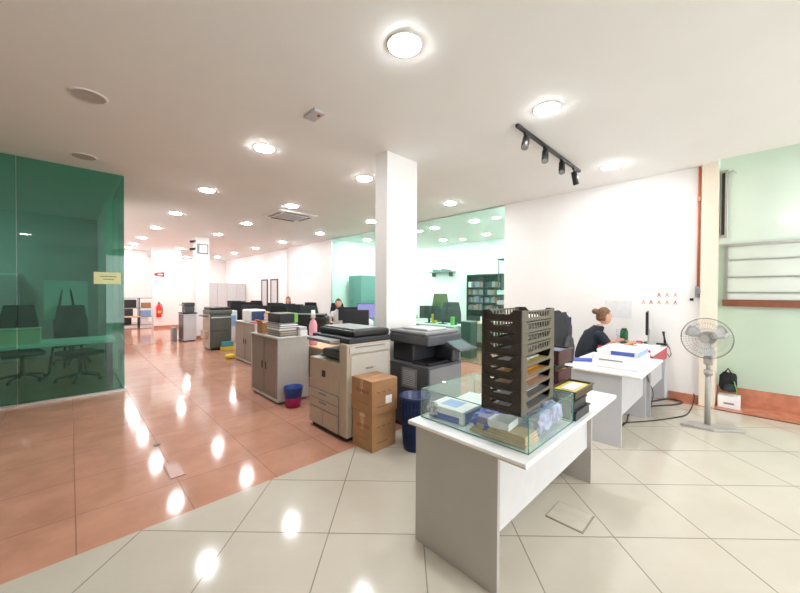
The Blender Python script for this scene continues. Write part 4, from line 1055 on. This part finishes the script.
h.build('post', rk); bx(.34, 0, .75, .37, 1.28, 2.15, dark_pl).build('back_panel', rk)
bx(0, 0, 0, .36, 1.28, .75, dark_pl).build('lower_cupboard', rk)
for z in (.95, 1.2, 1.45, 1.7, 2.12): bx(0, 0, z, .36, 1.28, z+.025, dark_pl).build('shelf', rk)
rnd = random.Random(9); n = 0
bk0 = None
for zi, z in enumerate((.977, 1.227, 1.477, 1.727)):
    y = 5.40; k = 0
    while y < 6.55:
        w_ = rnd.uniform(.05, .10)
        if not (5.93 < y < 6.0):
            c = [mgrey_pl, inkred, dark_pl, mgrey_pl, dgrey_pl, purple, paper][rnd.randrange(7)]
            o = bx(9.66, y, z, 9.90, y+w_-.006, z+rnd.uniform(.14, .2), c).build('binder'); k += 1
            tag(o, f'small binder on the {["lowest", "second lowest", "third", "top"][zi]} shelf of the dark office rack', 'binder', f'binders on the {["lowest", "second lowest", "third", "top"][zi]} rack shelf')
        y += w_
ws = thing('wall_shelf', 'dark wall shelf high on the glazed office wall', 'shelf', (9.75, 7.35, 2.28))
bx(0, 0, 0, .25, 1.15, .03, mat('shelf_greygreen', (.16, .24, .22), .4)).build('shelf_board', ws)
for y in (.15, .95): bx(.05, y, -.15, .25, y+.02, 0, dark_pl).build('bracket', ws)
for k in range(6): tag(bx(9.80, 7.5+k*.14, 2.311, 9.92, 7.6+k*.14, 2.37+.02*(k % 3), mat('shelf_greygreen', (.16, .24, .22), .4)).build('storage_tin'), 'small tin in the row on the high office wall shelf', 'tin', 'tins on the high office wall shelf')
chair('office_chair', 'olive high backed chair inside the glazed office', (8.1, 6.55, 0), 2.3, oliveb, True, .95, wide=.25)
chair('office_chair', 'dark teal chair inside the glazed office by the desk', (7.68, 5.8, 0), 2.2, fabric_g, True, .72, wide=.27)
screen('monitor', 'dark monitor on the desk behind the mint glazing', (6.78, 5.85, .741), -.8, .5, .33, .12, None, 'monitors in the glazed office')
screen('monitor', 'second dark monitor on the desk behind the mint glazing', (6.8, 5.4, .741), -.7, .48, .30, .10, None, 'monitors in the glazed office')
for k, (x, y, m_, z_, lb) in enumerate([(6.57, 6.22, greenl, .24, 'leafy green plant at the left of the glazed office desk'), (6.85, 5.05, greenl, .14, 'small green plant at the right of the glazed office desk')]):
    pp = thing('potted_plant', lb, 'plant', (x, y, .741), 0)
    MB().lathe([(.0, 0), (.05, 0), (.065, .09), (.055, .09), (.0, .08)], greend).build('pot', pp)
    h = MB(); rn = random.Random(k)
    for q in range(26):
        a = rn.uniform(0, 2*PI); e_ = rn.uniform(.3, 1.2); L = z_*rn.uniform(.6, 1); d = Vector((math.cos(a)*math.cos(e_), math.sin(a)*math.cos(e_), math.sin(e_))); s_ = Vector((-math.sin(a), math.cos(a), 0))*.018
        b0 = Vector((0, 0, .08)); v = [h.bm.verts.new(p_) for p_ in (b0, b0+d*L*.6+s_, b0+d*L-Vector((0, 0, .03)), b0+d*L*.6-s_)]
        h._fin([h.bm.faces.new(v)], m_)
    h.build('foliage', pp)
tag(bx(6.72, 5.6, .741, 6.82, 5.72, .98, yellow, bev=.01).build('storage_tub'), 'yellow tub on the desk behind the mint glazing', 'tub')
tag(bx(6.62, 4.95, .741, 6.70, 5.03, .95, limeb, bev=.01).build('spray_bottle'), 'lime green bottle on the desk behind the mint glazing', 'bottle')
tag(bx(7.9, 4.7, .741, 8.5, 5.0, .90, paper).build('paper_pile'), 'tall white papers on the wood topped office desk', 'papers')
tag(bx(8.7, 4.75, .741, 9.1, 5.05, .86, kraft2).build('carton'), 'tan carton on the wood topped office desk', 'carton')
st = thing('document_stand', 'slim black stand holding white and pink papers behind the glazing', 'stand', (7.25, 3.98, 0))
MB().cyl((0, 0, 0), (0, 0, .02), .16, black).build('base', st); MB().cyl((0, .115, .02), (0, .115, 2.3), .014, dark_pl).build('pole', st)
for z in (1.05, 1.25, 1.48): bx(-.13, -.10, z, .13, .10, z+.015, black).build('tray', st)
bx(-.12, -.09, 2.3, .12, .09, 2.33, dark_pl).build('top_plate', st)
tag(bx(7.13, 3.89, 1.496, 7.36, 4.07, 1.60, paper).build('paper_block'), 'white paper block on the slim black stand', 'papers')
tag(bx(7.13, 3.89, 1.266, 7.36, 4.07, 1.36, mat('pink_paper', (.85, .5, .6), .6)).build('paper_block'), 'pink paper block on the slim black stand', 'papers')
tag(bx(6.9, 8.9, 0, 7.5, 9.6, 2.1, mat('teal_partition', (.12, .32, .30), .5)).build('tall_cupboard'), 'tall teal cupboard seen left of the near column through the glazing', 'cupboard')

# ------------------------------------------------------------------ inside the dark green glass room
ld = thing('long_table', 'long table just inside the dark green glass', 'table', (-2.6, 7.10, 0), 0)
bx(0, 0, .71, 3.13, .75, .75, mat('booth_table_top', (.82, .86, .82), .35)).build('table_top', ld)
for x in (.05, 1.5, 3.04):
    for y in (.03, .67): bx(x, y, 0, x+.05, y+.05, .71, black).build('leg', ld)
chb = chair('office_chair', 'black swivel chair pulled to the table inside the dark green glass', (.12, 7.95, 0), .4, fabric_b, False, .72, 'chairs inside the dark green glass')
dup(chb, (-.58, 8.5, 0), .2, 'black chair back in the middle behind the dark green glass')
dup(chb, (-1.35, 8.25, 0), -.2, 'black chair back at the far left behind the dark green glass')
dup(chb, (.05, 9.95, 0), 2.9, 'black chair near the far corner behind the dark green glass')
bb = thing('storage_box', 'pale olive box standing on the table inside the dark green glass', 'box', (-1.3, 7.25, .751))
bx(0, 0, 0, .98, .35, .20, mat('pale_olive_board', (.80, .62, .45), .6)).build('body', bb); bx(-.01, -.01, .20, .99, .36, .22, mat('olive_lid', (.55, .46, .30), .6)).build('lid', bb)
es = thing('easel_board', 'white board on an easel inside the dark green glass', 'whiteboard', (-.05, 9.0, 0), .1)
bx(-.30, -.02, 1.0, .30, .02, 1.72, whitep, bev=.004).build('board', es)
for a_, b_ in (((-.25, -.15), (-.05, 0)), ((.25, -.15), (.05, 0)), ((0, .35), (0, .03))): MB().tube([(a_[0], a_[1], 0), (b_[0], b_[1], 1.6)], .018, black).build('leg', es)
cab_in = thing('wall_cabinet', 'pale panelled cupboard at the back of the dark green glass room', 'cupboard', (-2.4, 11.0, 0))
bx(0, 0, 0, 1.6, .38, 1.9, whitep).build('carcass', cab_in)
for k in range(3): bx(.02+k*.53, -.02, .05, .02+k*.53+.5, 0, 1.86, lgrey_lam).build('door', cab_in)

# ------------------------------------------------------------------ world & view
wd_ = bpy.data.worlds.new('world'); bpy.context.scene.world = wd_; wd_.use_nodes = True
wd_.node_tree.nodes['Background'].inputs['Color'].default_value = (.97, .98, 1, 1); wd_.node_tree.nodes['Background'].inputs['Strength'].default_value = 1.75
S = bpy.context.scene
S.view_settings.view_transform = 'Standard'; S.view_settings.look = 'None'; S.view_settings.gamma = 1; S.view_settings.exposure = 1.78
S.cycles.max_bounces = 16; S.cycles.diffuse_bounces = 10; S.cycles.glossy_bounces = 5; S.cycles.transparent_max_bounces = 24; S.cycles.transmission_bounces = 8
S.cycles.use_denoising = True; S.cycles.caustics_reflective = False; S.cycles.sample_clamp_indirect = 6
